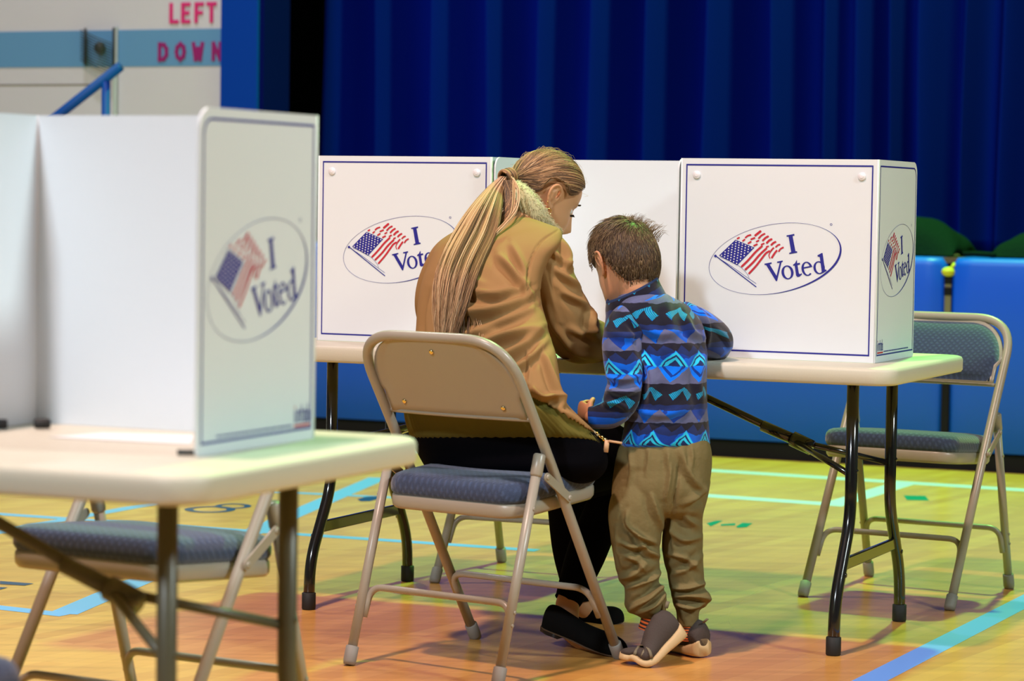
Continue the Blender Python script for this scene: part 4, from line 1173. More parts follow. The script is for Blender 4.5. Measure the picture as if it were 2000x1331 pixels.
Gl = ripple(Gl, .002, 10, 18, 6)
cl = Cloth(); cl.grid(Gl, UVl, M['tan'], True, False); cl.build('sleeve', jk, thick=.003)
# jacket details: zip pulls at the hem, snap at the side
mb = MB()
a = at_y(1168, 853, 6.36); b_ = at_y(1184, 862, 6.35); mb.tube([a, b_], .006, M['gold'], 8)
for k in range(5): mb.ball(at_y(1166 + k * 5, 846 + k * 4 + (k % 2) * 4, 6.35), .0035, M['gold'], 8, 6)
mb.build('zip', jk)
mb = MB(); mb.tube([at_y(1186, 860, 6.34), at_y(1183, 884, 6.338)], .0062, M['leather_tab'], 8, flat=(1, .4)); mb.build('zip_pull', jk)
mb = MB(); mb.tube([at_y(1189, 862, 6.34), at_y(1215, 866, 6.338)], .0052, M['leather_tab'], 8, flat=(1, .6)); mb.build('zip_pull', jk)
mb = MB(); mb.tube([at_y(1145, 836, 6.37), at_y(1168, 852, 6.36)], .011, mat('pale_zip_tape', (.5, .42, .28), .8), 8, flat=(1, .5)); mb.build('zip_tape', jk)
# green top glimpsed at the open front
Gt, UVt = limb(px_ctrl([(1060, 700, 6.62, 28, .05), (1070, 760, 6.60, 26, .05), (1085, 800, 6.58, 22, .05)]), 30, 40)
cl = Cloth(); cl.grid(Gt, UVt, M['shirt_green'], True, True); cl.build('green_top', woman)

# fur collar: a fat roll round the neck
HC = at_y(1061, 387, 6.86)                                     # skull centre
hf, hr, hu = basis((.819, .331, -.469))
Gc, UVc = limb(px_ctrl([(992, 362, 6.80, 10, .02), (1002, 372, 6.765, 20, .032), (1013, 386, 6.745, 27, .036), (1028, 402, 6.735, 28, .036), (1044, 416, 6.735, 24, .034), (1058, 430, 6.75, 17, .03), (1072, 442, 6.78, 10, .026), (1085, 448, 6.82, 6, .02)]), 90, 60)
cl = Cloth(); Gc = ripple(Gc, .0022, 50, 90, 8); cl.grid(closed(Gc), np.zeros(closed(Gc).shape[:2] + (2,)), M['fur'])
fc = cl.build('fur_collar', jk); tag(fc, 'pale greenish fur collar')
Gc2 = Gc
# short fur tufts
paths, rads, mi = [], [], []
Nn = gnormals(Gc2)
for k in range(2600):
    i, j = rng.randint(0, Gc2.shape[0]), rng.randint(0, Gc2.shape[1]); p = Gc2[i, j] - Nn[i, j] * .002
    d = Nn[i, j] + rng.normal(size=3) * .55; d[2] -= .4; d /= np.linalg.norm(d); l = rng.uniform(.006, .013)
    paths.append(np.array([p, p + d * l * .6, p + d * l + np.array([0, 0, -l * .25])])); rads.append([.0011, .0008, .0002]); mi.append(0)
fo = hair_object('fur_pile', fc, [M['fur']], [strands(paths, rads, mi, '', None, 3)])
fo['kind'] = 'stuff'

# body: head, neck, torso, arms, legs, feet as one surface
parts = [place(head_grid(), HC, hf, hr, hu)]
for sd in (1, -1): parts += [place(g, HC, hf, hr, hu) for g in ear_grids(sd)]
nb = HC - hf * .025 - hu * .055
neck0 = at_y(1015, 452, 6.74)
G_, _ = limb([(*(HC - hf * .02 - hu * .02), .056, .056), (*(nb - hu * .02), .056, .058), (*((nb + neck0) / 2), .056, .058), (*neck0, .065, .06)], 30, 40); parts.append(closed(G_))
def W3(px, py, Y): return list(at_y(px, py, Y))
parts.append(closed(limb([(*W3(985, 880, 6.50), .12, .08), (*W3(970, 800, 6.49), .11, .075), (*W3(955, 700, 6.50), .12, .085), (*W3(955, 580, 6.61), .105, .075), (*W3(972, 500, 6.69), .085, .05), (*W3(1000, 450, 6.73), .06, .05)], 50, 50)[0]))
parts.append(closed(limb(px_ctrl([(1050, 490, 6.66, 26, .036), (1080, 560, 6.63, 27, .036), (1118, 640, 6.68, 24, .032), (1170, 668, 6.82, 20, .027), (1222, 670, 7.0, 17, .023)]), 50, 30)[0]))
parts.append(closed(limb(px_ctrl([(905, 512, 6.77, 20, .028), (862, 560, 6.80, 25, .034), (856, 612, 6.84, 22, .03), (880, 655, 6.95, 18, .026), (935, 675, 7.09, 15, .022)]), 50, 30)[0]))
# hands on the table
for sd, (px, py, Y), dr in ((1, (1222, 670, 7.0), (.25, 1, -.12)), (-1, (935, 678, 7.09), (.75, .8, -.15))):
    f_, r_, u_ = basis(dr)
    for g in hand_grids(.95, .55): parts.append(place(g * np.array([1, sd, 1]), at_y(px, py, Y) + EZ * .005, f_, -r_ * 1.0, u_))
# legs: thighs along the seat, shins down and crossed, ankles bare
hipR, hipL = at_y(1030, 905, 6.42), at_y(935, 900, 6.56)
kneeR, kneeL = at_y(1228, 905, 6.80), at_y(1112, 900, 6.95)
LEG_R = [(*hipR, .075, .06), (*((hipR + kneeR) / 2), .078, .070), (*kneeR, .062, .058), (*at_y(1176, 1010, 6.80), .050, .052), (*at_y(1142, 1090, 6.76), .047, .047), (*at_y(1115, 1160, 6.71), .034, .034)]
LEG_L = [(*hipL, .075, .06), (*((hipL + kneeL) / 2), .078, .070), (*kneeL, .062, .058), (*at_y(1112, 990, 7.0), .056, .054), (*at_y(1116, 1080, 7.04), .046, .046), (*at_y(1128, 1160, 7.07), .034, .034)]
for LG, foot in ((LEG_R, [(*at_y(1108, 1185, 6.69), .031, .031), (*at_y(1112, 1225, 6.66), .030, .028), (*at_y(1150, 1258, 6.62), .026, .026), (*at_y(1195, 1274, 6.58), .020, .02)]),
                 (LEG_L, [(*at_y(1140, 1188, 7.07), .028, .028), (*at_y(1160, 1198, 7.07), .024, .024), (*at_y(1200, 1207, 7.06), .018, .018)])):
    rows_ = [(x, y, z, a * .86, b * .86) for x, y, z, a, b in LG] + foot
    parts.append(closed(limb(rows_, 90, 34)[0]))
body_mesh(parts, 'body', woman, M['skin'], .0029, 4)

# trousers
cl = Cloth()
for LG, tail in ((LEG_R, (*at_y(1106, 1176, 6.70), .034, .034)), (LEG_L, (*at_y(1130, 1176, 7.07), .034, .034))):
    G_, U_ = limb([(x, y, z, a * 1.0 + .004, b * 1.0 + .004) for x, y, z, a, b in LG[:-1]] + [(*LG[-1][:3], .038, .038), tail], 110, 60)
    G_ = ripple(G_, .0012, 12, 20, 9); cl.grid(G_, U_, M['trousers_black'], True, False)
G_, U_ = slices([(948, 880, 1130, 6.50, .09, .5, 0), (938, 850, 1165, 6.50, .13, .5, 0), (915, 832, 1185, 6.50, .16, .5, 0), (885, 815, 1185, 6.50, .16, .5, 0), (850, 800, 1165, 6.48, .14, .5, 0), (820, 805, 1135, 6.47, .12, .5, 0), (800, 820, 1110, 6.47, .1, .5, 0)], 50, 80)
cl.grid(G_, U_, M['trousers_black'], True, True)
G_, U_ = limb([(*at_y(1090, 892, 6.62), .10, .10), (*at_y(1150, 892, 6.72), .11, .10), (*at_y(1205, 900, 6.80), .085, .08)], 30, 40)
cl.grid(closed(G_), np.zeros(closed(G_).shape[:2] + (2,)), M['trousers_black'])
cl.build('trousers', woman, merge=False)

# flat shoes
def flat_shoe(heel, toe, floor_up, name='shoe', lift=0):
    """heel/toe world points of the sole line; local x along the shoe, z up from the sole"""
    heel, toe = np.array(heel), np.array(toe); ln = np.linalg.norm(toe - heel); f = (toe - heel) / ln
    r = np.cross(f, np.array(floor_up)); r /= np.linalg.norm(r); u = np.cross(r, f)
    S = crom([(0.0, .010, .030, 0), (.03, .024, .052, 0), (.12, .030, .058, 0), (.28, .031, .050, 0), (.45, .033, .040, 0), (.62, .040, .036, 0), (.78, .041, .036, 0), (.90, .034, .031, 0), (.97, .020, .022, 0), (1.0, .006, .012, 0)], 50)
    seg = 26; Gx = np.zeros((50, seg + 1, 3)); a = np.linspace(0, 2 * pi, seg + 1)
    for i, (t, w, h, _) in enumerate(S):
        Gx[i, :, 0] = t * ln; Gx[i, :, 1] = w * np.cos(a) * np.where(np.sin(a) > 0, 1 - .22 * np.sin(a), 1)
        Gx[i, :, 2] = np.where(np.sin(a) > 0, h * np.abs(np.sin(a)) ** .6, -.004 * np.abs(np.sin(a)))
    cl = Cloth(); Gx = place(Gx, heel, f, r, u); cl.grid(Gx, np.zeros(Gx.shape[:2] + (2,)), M['shoe_black'], True, True)
    o = cl.build(name, woman)
    mb = MB(); T = lambda q: heel + f * q[0] + r * q[1] + u * q[2]
    out = [(.0, -.018), (.0, .018), (.025, .027), (.062, .027), (.066, 0), (.062, -.027), (.025, -.027)]
    mb.prism(out, -.017, -.002, M['shoe_heel'], lambda q: T((q[0], q[1], q[2]))); mb.build('heel', o)
    mb = MB(); out = [(t * ln, w * .97) for t, w, h, _ in S[4:-2:3]] + [(t * ln, -w * .97) for t, w, h, _ in S[4:-2:3]][::-1]
    mb.prism(out, -.006, -.003, M['shoe_sole_brown'], lambda q: T((q[0], q[1], q[2]))); mb.build('sole', o)
    return o
toeR = at_z(1222, 1279, .006); hl = toeR + np.array([-.178, .145, .096]); hl = at_y(1064, 1218, hl[1])
flat_shoe(hl, toeR, (0.15, -.25, 1))
toeL = at_z(1217, 1213, .008); flat_shoe(at_y(1120, 1206, 7.10), toeL, (0, -.2, 1))

# hair: scalp shell, combed locks and the ponytail
ce = HC + hu * .024 - hf * .003
RA, RB, RC = .1045, .0845, .102
PB = at_y(996, 346, 6.765)                                  # where the tail is tied
def on_scalp(d, off=0.0):
    d = d / np.linalg.norm(d); k = 1 / sqrt((d[0] / RA) ** 2 + (d[1] / RB) ** 2 + (d[2] / RC) ** 2)
    p = d * (k + off); return ce + hf * p[0] + hr * p[1] + hu * p[2]
def loc(p): v = p - ce; return np.array([v @ hf, v @ hr, v @ hu])
dB = loc(PB); dB /= np.linalg.norm(dB)
# hairline in local direction angles (azimuth from front towards the right side, elevation)
HL = [(0, .58), (.35, .55), (.62, .42), (.85, .20), (1.05, .06), (1.22, .10), (1.42, .30), (1.62, .26), (1.85, .02), (2.05, -.30), (2.35, -.55), (2.7, -.70), (3.1416, -.74)]
def hairline(az): return np.interp(abs(az), [a for a, _ in HL], [e for _, e in HL])
groups = []
nA, nE = 110, 40; Gh = np.zeros((nE, nA + 1, 3))
for j in range(nA + 1):
    az = -pi + 2 * pi * j / nA
    for i in range(nE):
        e = hairline(az) + (pi / 2 - hairline(az)) * (i / (nE - 1)); taper = -.010 * max(0, 1 - i / 4)
        Gh[i, j] = on_scalp(np.array([cos(e) * cos(az), cos(e) * sin(az), sin(e)]), taper)
groups.append(grid_vf(Gh, 2))
paths, rads, mi = [], [], []
for k in range(4200):
    az = rng.uniform(-pi, pi); ex_ = rng.uniform(0, 1) ** 1.6 * 1.0; e = hairline(az) + ex_ * (1.5 - hairline(az)) - .02
    d0 = np.array([cos(e) * cos(az), cos(e) * sin(az), sin(e)])
    om = math.acos(max(-1, min(1, d0 @ dB)))
    if om < .05: continue
    n = 16; off = rng.uniform(-.001, .0035); P = []
    for i in range(n):
        t = i / (n - 1); d = (sin((1 - t) * om) * d0 + sin(t * om) * dB) / sin(om)
        d = d + np.array([0, 0, -.10 * sin(pi * t) * (1 - ex_)]); d = d / np.linalg.norm(d); a_ = abs(atan2(d[1], d[0])); e_ = math.asin(d[2])
        em = .27 * max(0, 1 - ((a_ - 1.62) / .42) ** 2) ** .5 if abs(a_ - 1.62) < .42 else -9
        if e_ < em and t < .85: d = np.array([d[0], d[1], math.tan(em + .02 * off * 300) * sqrt(d[0] ** 2 + d[1] ** 2)])
        P.append(on_scalp(d, off * sin(pi * min(1, t + .15)) + .0005))
    P = np.array(P); t = np.linspace(0, 1, n)
    P = P * (1 - t[:, None] ** 6) + (PB + rng.normal(size=3) * .006) * t[:, None] ** 6
    r0 = rng.uniform(.0005, .0011); paths.append(P); rads.append(r0 * np.clip(np.sin(pi * np.clip(t * .93 + .07, 0, 1)) * 1.6, .25, 1))
    low = (az > .8 or az < -.8) and e < .25
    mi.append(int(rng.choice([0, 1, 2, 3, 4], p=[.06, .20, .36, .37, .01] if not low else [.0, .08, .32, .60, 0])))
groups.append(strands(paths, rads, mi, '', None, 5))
# wispy flyaways at the crown and nape
paths, rads, mi = [], [], []
for k in range(60):
    az = rng.uniform(-pi, pi); e = rng.uniform(.2, 1.4); d0 = np.array([cos(e) * cos(az), cos(e) * sin(az), sin(e)])
    P = np.array([on_scalp(d0 + (dB - d0) * s_ * .5, .001 + .012 * sin(pi * s_) * rng.uniform(.3, 1)) for s_ in np.linspace(0, 1, 8)]); paths.append(P); rads.append(np.full(8, .00028)); mi.append(0)
groups.append(strands(paths, rads, mi, '', None, 3))
hair = hair_object('hair', woman, HW, groups)
# ponytail wound band and tail
paths, rads, mi = [], [], []
tailc = px_ctrl([(986, 345, PB[1] - .01, 8, .012), (968, 368, 6.72, 16, .018), (950, 405, 6.655, 30, .024), (930, 450, 6.595, 41, .026), (905, 500, 6.52, 43, .024), (889, 545, 6.465, 42, .022), (880, 592, 6.43, 37, .019), (872, 640, 6.40, 28, .015), (868, 680, 6.385, 20, .012)])
TC_ = crom(tailc, 40)
for k in range(1500):
    u_ = rng.uniform(-1, 1); u_ = math.copysign(abs(u_) ** .85, u_); v_ = rng.uniform(-1, 1) * sqrt(max(0, 1 - u_ * u_)); end = rng.uniform(.62, 1.0); n = 30
    if rng.rand() < .12: end = rng.uniform(.4, .7)
    P = []; ph = rng.uniform(0, 6); wv = rng.uniform(.001, .005)
    for i in range(n):
        t = i / (n - 1) * end * 39; c = TC_[min(int(t), 38)] * (1 - (t - int(t))) + TC_[min(int(t) + 1, 39)] * (t - int(t))
        w_ = wv * sin(t * .22 + ph) * (t / 39)
        conv = 1 - .25 * (t / 39) ** 3 * rng.uniform(.8, 1.2)
        P.append([c[0] + c[3] * u_ * conv + w_, c[1] + c[4] * v_, c[2] + .25 * c[3] * u_ * -.6 * (1 if t > 4 else t / 4) * .5])
    P = np.array(P); tt = np.linspace(0, 1, n); r0 = rng.uniform(.0005, .0014)
    paths.append(P); rads.append(r0 * np.clip((1 - tt ** 3) * 1.0, .08, 1))
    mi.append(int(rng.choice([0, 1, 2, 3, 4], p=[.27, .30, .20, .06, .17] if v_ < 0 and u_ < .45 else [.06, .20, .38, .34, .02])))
for pts, r0, m_ in (([(1000, 350), (1012, 375), (1008, 410), (985, 440), (950, 475), (915, 520)], .0016, 4), ([(1004, 358), (1004, 385), (998, 420), (970, 455), (935, 500)], .0015, 0),
                    ([(900, 560), (925, 600), (940, 650), (935, 680)], .0010, 0), ([(930, 520), (948, 580), (955, 640), (950, 670)], .0010, 1), ([(960, 470), (958, 540), (965, 600), (968, 650)], .0008, 2),
                    ([(925, 480), (935, 560), (925, 650)], .0013, 2), ([(890, 540), (915, 610), (915, 670)], .0015, 3), ([(880, 560), (892, 620), (888, 690)], .0022, 3), ([(870, 560), (878, 620), (872, 690)], .0022, 2), ([(900, 540), (902, 620), (898, 690)], .0018, 3)):
    Q = crom([[*at_y(x, y, 6.69 - (y - 350) / 330 * .31)] for x, y in pts], 30)
    for rep in range(4):
        paths.append(Q + rng.normal(size=3) * .003); rads.append(r0 * np.clip(1.1 - np.linspace(0, 1, 30) ** 2, .1, 1)); mi.append(m_)
core = np.array(tailc); core[:, 3] *= .55; core[:, 4] *= .45; core[:, 1] += .012
tl = hair_object('ponytail', hair, HW, [strands(paths, rads, mi, '', None, 4), grid_vf(closed(limb(core[1:-1], 40, 20)[0]), 3)])
# darker curl behind the tail at the neck, and the lock wound round the tie
paths, rads, mi = [], [], []
for k in range(130):
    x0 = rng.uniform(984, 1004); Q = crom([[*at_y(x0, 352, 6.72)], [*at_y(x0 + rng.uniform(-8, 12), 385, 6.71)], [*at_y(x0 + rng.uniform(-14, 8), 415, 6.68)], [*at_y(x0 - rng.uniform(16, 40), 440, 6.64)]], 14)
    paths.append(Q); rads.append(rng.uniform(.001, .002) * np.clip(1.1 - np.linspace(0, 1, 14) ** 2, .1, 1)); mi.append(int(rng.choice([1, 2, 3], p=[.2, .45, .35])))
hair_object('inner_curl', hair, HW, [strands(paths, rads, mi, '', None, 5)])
paths, rads, mi = [], [], []
ax = at_y(975, 352, 6.73) - at_y(1003, 343, 6.77); ax /= np.linalg.norm(ax); c0 = at_y(992, 345, 6.755)
n1 = np.cross(ax, EZ); n1 /= np.linalg.norm(n1); n2 = np.cross(ax, n1)
for k in range(34):
    th0 = rng.uniform(0, 2 * pi); s0 = rng.uniform(-.014, .014); rr = .0165 + rng.uniform(0, .004)
    P = np.array([c0 + ax * (s0 + .006 * (t / 5 - .5)) + rr * (n1 * cos(th0 + t) + n2 * sin(th0 + t)) for t in np.linspace(0, 5.5, 26)])
    paths.append(P); rads.append(np.full(26, .0026)); mi.append(int(rng.choice([1, 2, 3], p=[.25, .35, .4])))
hair_object('wrapped_tie', hair, HW, [strands(paths, rads, mi, '', None, 5)])
# face details on the visible side
for sd in (1, -1):
    mb = MB(); ec = HC + hf * .0795 + hr * .031 * sd + hu * -.001; mb.ball(ec - hf * .0105, .0100, M['eye_white'], 16, 10); mb.build('eye', woman)
    paths, rads, mi = [], [], []
    for k in range(26):
        t = -1 + 2 * k / 25; b0 = HC + hf * (.084 - .003 * t * t) + hr * (.031 + .013 * t) * sd + hu * (-.004 - .002 * t * t)
        paths.append(np.array([b0, b0 + hf * .0035 - hu * .003, b0 + hf * .006 - hu * .004])); rads.append([.0006, .0005, .0002]); mi.append(0)
    hair_object('eyelashes', woman, [M['lash']], [strands(paths, rads, mi, '', None, 3)])
    paths, rads, mi = [], [], []
    for k in range(70):
        t = rng.uniform(-1, 1); b0 = HC + hf * (.0900 - .010 * t * t) + hr * (.029 + .014 * t) * sd + hu * (.022 + .004 * (1 - t * t) + rng.uniform(-.002, .002))
        paths.append(np.array([b0, b0 + hr * sd * .004 + hu * .001, b0 + hr * sd * .008])); rads.append([.0006, .0006, .0002]); mi.append(3)
    hair_object('eyebrow', woman, HW, [strands(paths, rads, mi, '', None, 3)])
# earrings
eb = HC + hr * .081 + hu * -.036 - hf * .001
mb = MB(); mb.tube([eb + (hf * cos(t) + hu * sin(t)) * .0075 - hu * .004 + hr * .003 for t in np.linspace(.3, 2 * pi - .1, 24)], .0012, M['gold'], 8); mb.build('hoop_earring', woman)
mb = MB(); mb.ball(HC + hr * .086 + hu * -.020 - hf * .016, .0018, M['gold'], 8, 6); mb.build('stud_earring', woman)
# ------------------------------------------------------------------ the boy
def fleece_mat(name, pu=.074, pv=.198, v0=0.0, u0=0.0):
    m = mat(name, (0.0, 0.1, 0.5), 0.95, spec=0.1, sheen=0.25)
    t = NT(m); b = m.node_tree.nodes['Principled BSDF']
    uv = t.n('ShaderNodeUVMap'); uv.uv_map = 'cloth'
    nz = t.n('ShaderNodeTexNoise'); nz.inputs['Scale'].default_value = 42; m.node_tree.links.new(uv.outputs[0], nz.inputs['Vector'])
    sp = t.n('ShaderNodeSeparateXYZ'); m.node_tree.links.new(uv.outputs[0], sp.inputs[0])
    jit = t.m('MULTIPLY', t.m('SUBTRACT', nz.outputs['Fac'], 0.5), 0.011)
    u = t.m('ADD', t.m('ADD', sp.outputs[0], u0), jit)
    d = t.m('MULTIPLY', t.m('FRACT', t.m('DIVIDE', t.m('ADD', t.m('SUBTRACT', v0, sp.outputs[1]), jit), pv)), .2)
    fu = t.m('FRACT', t.m('DIVIDE', u, pu))
    tri = t.m('ABSOLUTE', t.m('SUBTRACT', t.m('MULTIPLY', fu, 2.0), 1.0))
    tri2 = t.m('ABSOLUTE', t.m('SUBTRACT', t.m('MULTIPLY', t.m('FRACT', t.m('DIVIDE', u, pu * .5)), 2.0), 1.0))
    lin = lambda a, k, x=tri: t.m('ADD', a, t.m('MULTIPLY', x, k))
    AND = lambda a, c: t.m('MULTIPLY', a, c)
    band = lambda lo, hi: AND(t.m('GREATER_THAN', d, lo), t.m('LESS_THAN', d, hi))
    dd = t.m('MINIMUM', d, t.m('SUBTRACT', .2, d))
    NAVY, BLUE, BR, CY, TEAL, GR, BK, DB = (.010, .022, .11), (.0, .10, .62), (.0, .17, .92), (.02, .50, .80), (.01, .30, .45), (.10, .11, .22), (.010, .010, .022), (.005, .035, .26)
    col = BLUE
    n2 = t.n('ShaderNodeTexNoise'); n2.inputs['Scale'].default_value = 14; m.node_tree.links.new(uv.outputs[0], n2.inputs['Vector'])
    c = t.mix(t.m('GREATER_THAN', n2.outputs['Fac'], .5), BLUE, DB)
    c = t.mix(band(.0, .044), c, GR)                                   # lavender triangles under the diamonds
    c = t.mix(band(.044, lin(.052, .022)), c, BK)
    stripe = t.m('GREATER_THAN', t.m('FRACT', t.m('MULTIPLY', t.m('ADD', sp.outputs[0], sp.outputs[1]), 210)), .35)
    c = t.mix(band(lin(.052, .022), lin(.092, -.016)), c, t.mix(stripe, DB, TEAL))
    c = t.mix(band(lin(.086, -.024, tri2), .108), c, BK)
    c = t.mix(band(.096, .110), c, NAVY)
    c = t.mix(band(lin(.142, -.034), .142), c, GR)
    c = t.mix(band(.142, lin(.146, .018, tri2)), c, BK)
    c = t.mix(band(lin(.146, .018, tri2), lin(.176, -.012)), c, NAVY)
    dia = lambda k: t.m('LESS_THAN', dd, lin(k, .041))
    c = t.mix(dia(-.001), c, BR)
    up = t.m('GREATER_THAN', d, .1)
    c = t.mix(AND(dia(-.003), up), c, CY)
    c = t.mix(AND(dia(-.011), up), c, NAVY)
    c = t.mix(AND(dia(-.017), up), c, CY)
    c = t.mix(AND(dia(-.026), up), c, NAVY)
    lowd = t.m('LESS_THAN', d, .1)
    c = t.mix(AND(AND(dia(-.012), lowd), t.m('GREATER_THAN', dd, lin(-.020, .041))), c, DB)
    n3 = t.n('ShaderNodeTexNoise'); n3.inputs['Scale'].default_value = 900; m.node_tree.links.new(uv.outputs[0], n3.inputs['Vector'])
    n4 = t.n('ShaderNodeTexNoise'); n4.inputs['Scale'].default_value = 26; m.node_tree.links.new(uv.outputs[0], n4.inputs['Vector'])
    f = t.m('MULTIPLY', t.m('ADD', .78, t.m('MULTIPLY', n3.outputs['Fac'], .44)), t.m('ADD', .35, t.m('MULTIPLY', n4.outputs['Fac'], 1.35)))
    mul = t.n('ShaderNodeMix', data_type='RGBA', blend_type='MULTIPLY'); mul.inputs[0].default_value = 1
    cc = t.n('ShaderNodeCombineColor'); [t.put(cc.inputs[i], f) for i in range(3)]
    t.put(mul.inputs[6], c); t.put(mul.inputs[7], cc.outputs[0]); t.put(b.inputs['Base Color'], mul.outputs[2])
    bp = t.n('ShaderNodeBump'); bp.inputs['Strength'].default_value = .35; bp.inputs['Distance'].default_value = .002
    m.node_tree.links.new(n3.outputs['Fac'], bp.inputs['Height']); m.node_tree.links.new(bp.outputs['Normal'], b.inputs['Normal'])
    return m
rng = np.random.RandomState(5)
boy = empty('person', (0, 0, 0)); tag(boy, 'small boy in a blue patterned fleece and khaki trousers standing at the table', 'person')
zc = at_y(1320, 715, 6.5)[2]
FLEECE = fleece_mat('blue_patterned_fleece', v0=zc)
# fleece torso
rows = [(874, 1216, 1388, 6.565, .105, -.1, 0), (866, 1213, 1388, 6.565, .112, -.1, 0), (840, 1218, 1386, 6.565, .112, -.1, 0), (800, 1224, 1382, 6.565, .110, -.1, 0), (750, 1230, 1380, 6.57, .105, -.1, 0),
        (700, 1234, 1381, 6.575, .10, -.1, 0), (660, 1226, 1379, 6.585, .10, -.1, 0), (630, 1210, 1371, 6.59, .098, -.1, 0), (607, 1200, 1356, 6.60, .09, -.1, 0), (592, 1202, 1336, 6.605, .08, -.1, 0),
        (580, 1206, 1312, 6.61, .07, -.1, 0), (571, 1212, 1296, 6.61, .058, -.1, 0)]
G, UV = slices(rows, 150, 120, .86, bow=5)
G = ripple(G, .0015, 12, 18, 2)
G = fold(G, [([(1250, 690), (1275, 730), (1270, 790)], 8, .007), ([(1255, 640), (1285, 655), (1320, 650)], 9, .005), ([(1340, 620), (1350, 650), (1372, 660)], 7, .006),
             ([(1235, 800), (1290, 815), (1340, 800)], 9, .005), ([(1376, 690), (1360, 740), (1372, 800)], 7, .005), ([(1300, 580), (1310, 640), (1312, 700)], 10, .004)])
# centre the pattern on the back
jx = np.argmin(np.abs(project(G[75])[:, 0] - 1318) + (G[75, :, 1] > 6.57) * 1e4)
UV[..., 0] -= UV[75, jx, 0]
cl = Cloth(); cl.grid(G, UV, FLEECE, False, True); fl_ = cl.build('fleece_jacket', boy, thick=.003)
SL1 = px_ctrl([(1232, 608, 6.59, 20, .03), (1220, 630, 6.545, 33, .042), (1214, 665, 6.515, 38, .046), (1216, 705, 6.495, 38, .046), (1220, 745, 6.485, 35, .042), (1213, 780, 6.475, 36, .042), (1195, 806, 6.475, 31, .036), (1170, 814, 6.485, 25, .030), (1152, 816, 6.49, 21, .026)])
Gs, Us = limb(SL1, 110, 70, power=.92)
Gs = ripple(Gs, .0013, 14, 22, 7); Us[..., 0] -= .012; Us[..., 1] = Gs[..., 2] * 1.0 + .02
Gs = fold(Gs, [([(1185, 735), (1215, 745), (1248, 735)], 7, .007), ([(1188, 760), (1215, 772), (1245, 760)], 7, .007), ([(1180, 790), (1205, 785), (1225, 800)], 6, .006), ([(1190, 650), (1225, 660), (1250, 650)], 8, .004), ([(1225, 620), (1250, 645), (1256, 690)], 5, .005)])
cl = Cloth(); cl.grid(Gs, Us, FLEECE, True, False); cl.build('sleeve', fl_, thick=.003)
mb = MB()
SL2 = px_ctrl([(1332, 612, 6.60, 26, .036), (1352, 628, 6.62, 33, .042), (1378, 646, 6.66, 35, .042), (1398, 668, 6.72, 34, .040), (1392, 682, 6.82, 28, .036), (1358, 684, 6.93, 24, .030), (1325, 684, 7.0, 20, .026)])
Gs, Us = limb(SL2, 90, 60, power=.92); Gs = ripple(Gs, .0013, 14, 22, 8); Us[..., 1] = Gs[..., 2] + .05
Gs = fold(Gs, [([(1372, 610), (1385, 640), (1380, 680)], 5, .005), ([(1395, 640), (1415, 655), (1428, 680)], 5, .004)])
cl = Cloth(); cl.grid(Gs, Us, FLEECE, True, False); cl.build('sleeve', fl_, thick=.003)
# stand-up collar: band tilted with the neck
M['collar'] = mat('dark_blue_collar_lining', (.012, .03, .10), .9)
cc_ = at_y(1236, 587, 6.60)
def collar_ring(dx, dz, s, n=60):
    out = []
    for k in range(n + 1):
        a = 2 * pi * k / n + pi / 2
        x = cc_[0] + (.068 * s) * cos(a) + dx; y = cc_[1] + .058 * s * sin(a)
        z = cc_[2] + dz + .50 * (x - cc_[0]) - .10 * (y - cc_[1]) * -1
        out.append((x, y, z))
    return out
Gk = np.array([collar_ring(.010, -.045, 1.22), collar_ring(.005, -.012, 1.08), collar_ring(0, .008, 1.02), collar_ring(-.002, .022, .98), collar_ring(-.003, .030, .96), collar_ring(-.003, .032, .93), collar_ring(-.002, .026, .90), collar_ring(0, .0, .90)])
Gk = np.stack([crom(Gk[:, k], 40) for k in range(Gk.shape[1])], 1)
UVk = np.zeros(Gk.shape[:2] + (2,)); UVk[..., 0] = np.linspace(0, .40, Gk.shape[1])[None]; UVk[..., 1] = np.linspace(.03, .10, 40)[:, None]
cl = Cloth(); pk = np.zeros((39, Gk.shape[1] - 1), bool); pk[:19] = True
cl.grid(Gk, UVk, FLEECE, pick=pk); cl.grid(Gk, UVk, M['collar'], pick=~pk); cl.build('collar', fl_, thick=.003)

# trousers
def leg_cloth(rows, seed, folds, cuff):
    G, U = slices(rows, 150, 90, .9)
    G = ripple(G, .0022, 16, 26, seed); G = fold(G, folds)
    return G, U
TR = Cloth()
G, U = slices([(1012, 1215, 1372, 6.53, .05, 0, 0), (1000, 1204, 1374, 6.53, .075, 0, 0), (975, 1196, 1378, 6.535, .095, 0, 0), (950, 1197, 1385, 6.54, .105, 0, 0), (920, 1201, 1389, 6.55, .108, 0, 0), (890, 1206, 1389, 6.555, .105, 0, 0), (868, 1212, 1386, 6.56, .10, 0, 0), (850, 1222, 1380, 6.56, .09, 0, 0)], 90, 110, .86)
G = ripple(G, .0025, 14, 24, 4)
G = fold(G, [([(1230, 880), (1235, 920), (1225, 960)], 6, .006), ([(1300, 872), (1310, 920), (1300, 975)], 5, .006), ([(1330, 880), (1345, 930), (1375, 960)], 7, .007), ([(1265, 875), (1268, 900), (1262, 930)], 4, .004),
             ([(1350, 870), (1352, 895), (1348, 920)], 4, .004), ([(1312, 1010), (1322, 950), (1330, 900)], 4, -.008, 0), ([(1335, 985), (1355, 975), (1380, 955)], 7, .007)])
TR.grid(G, U, M['khaki'], True, True)
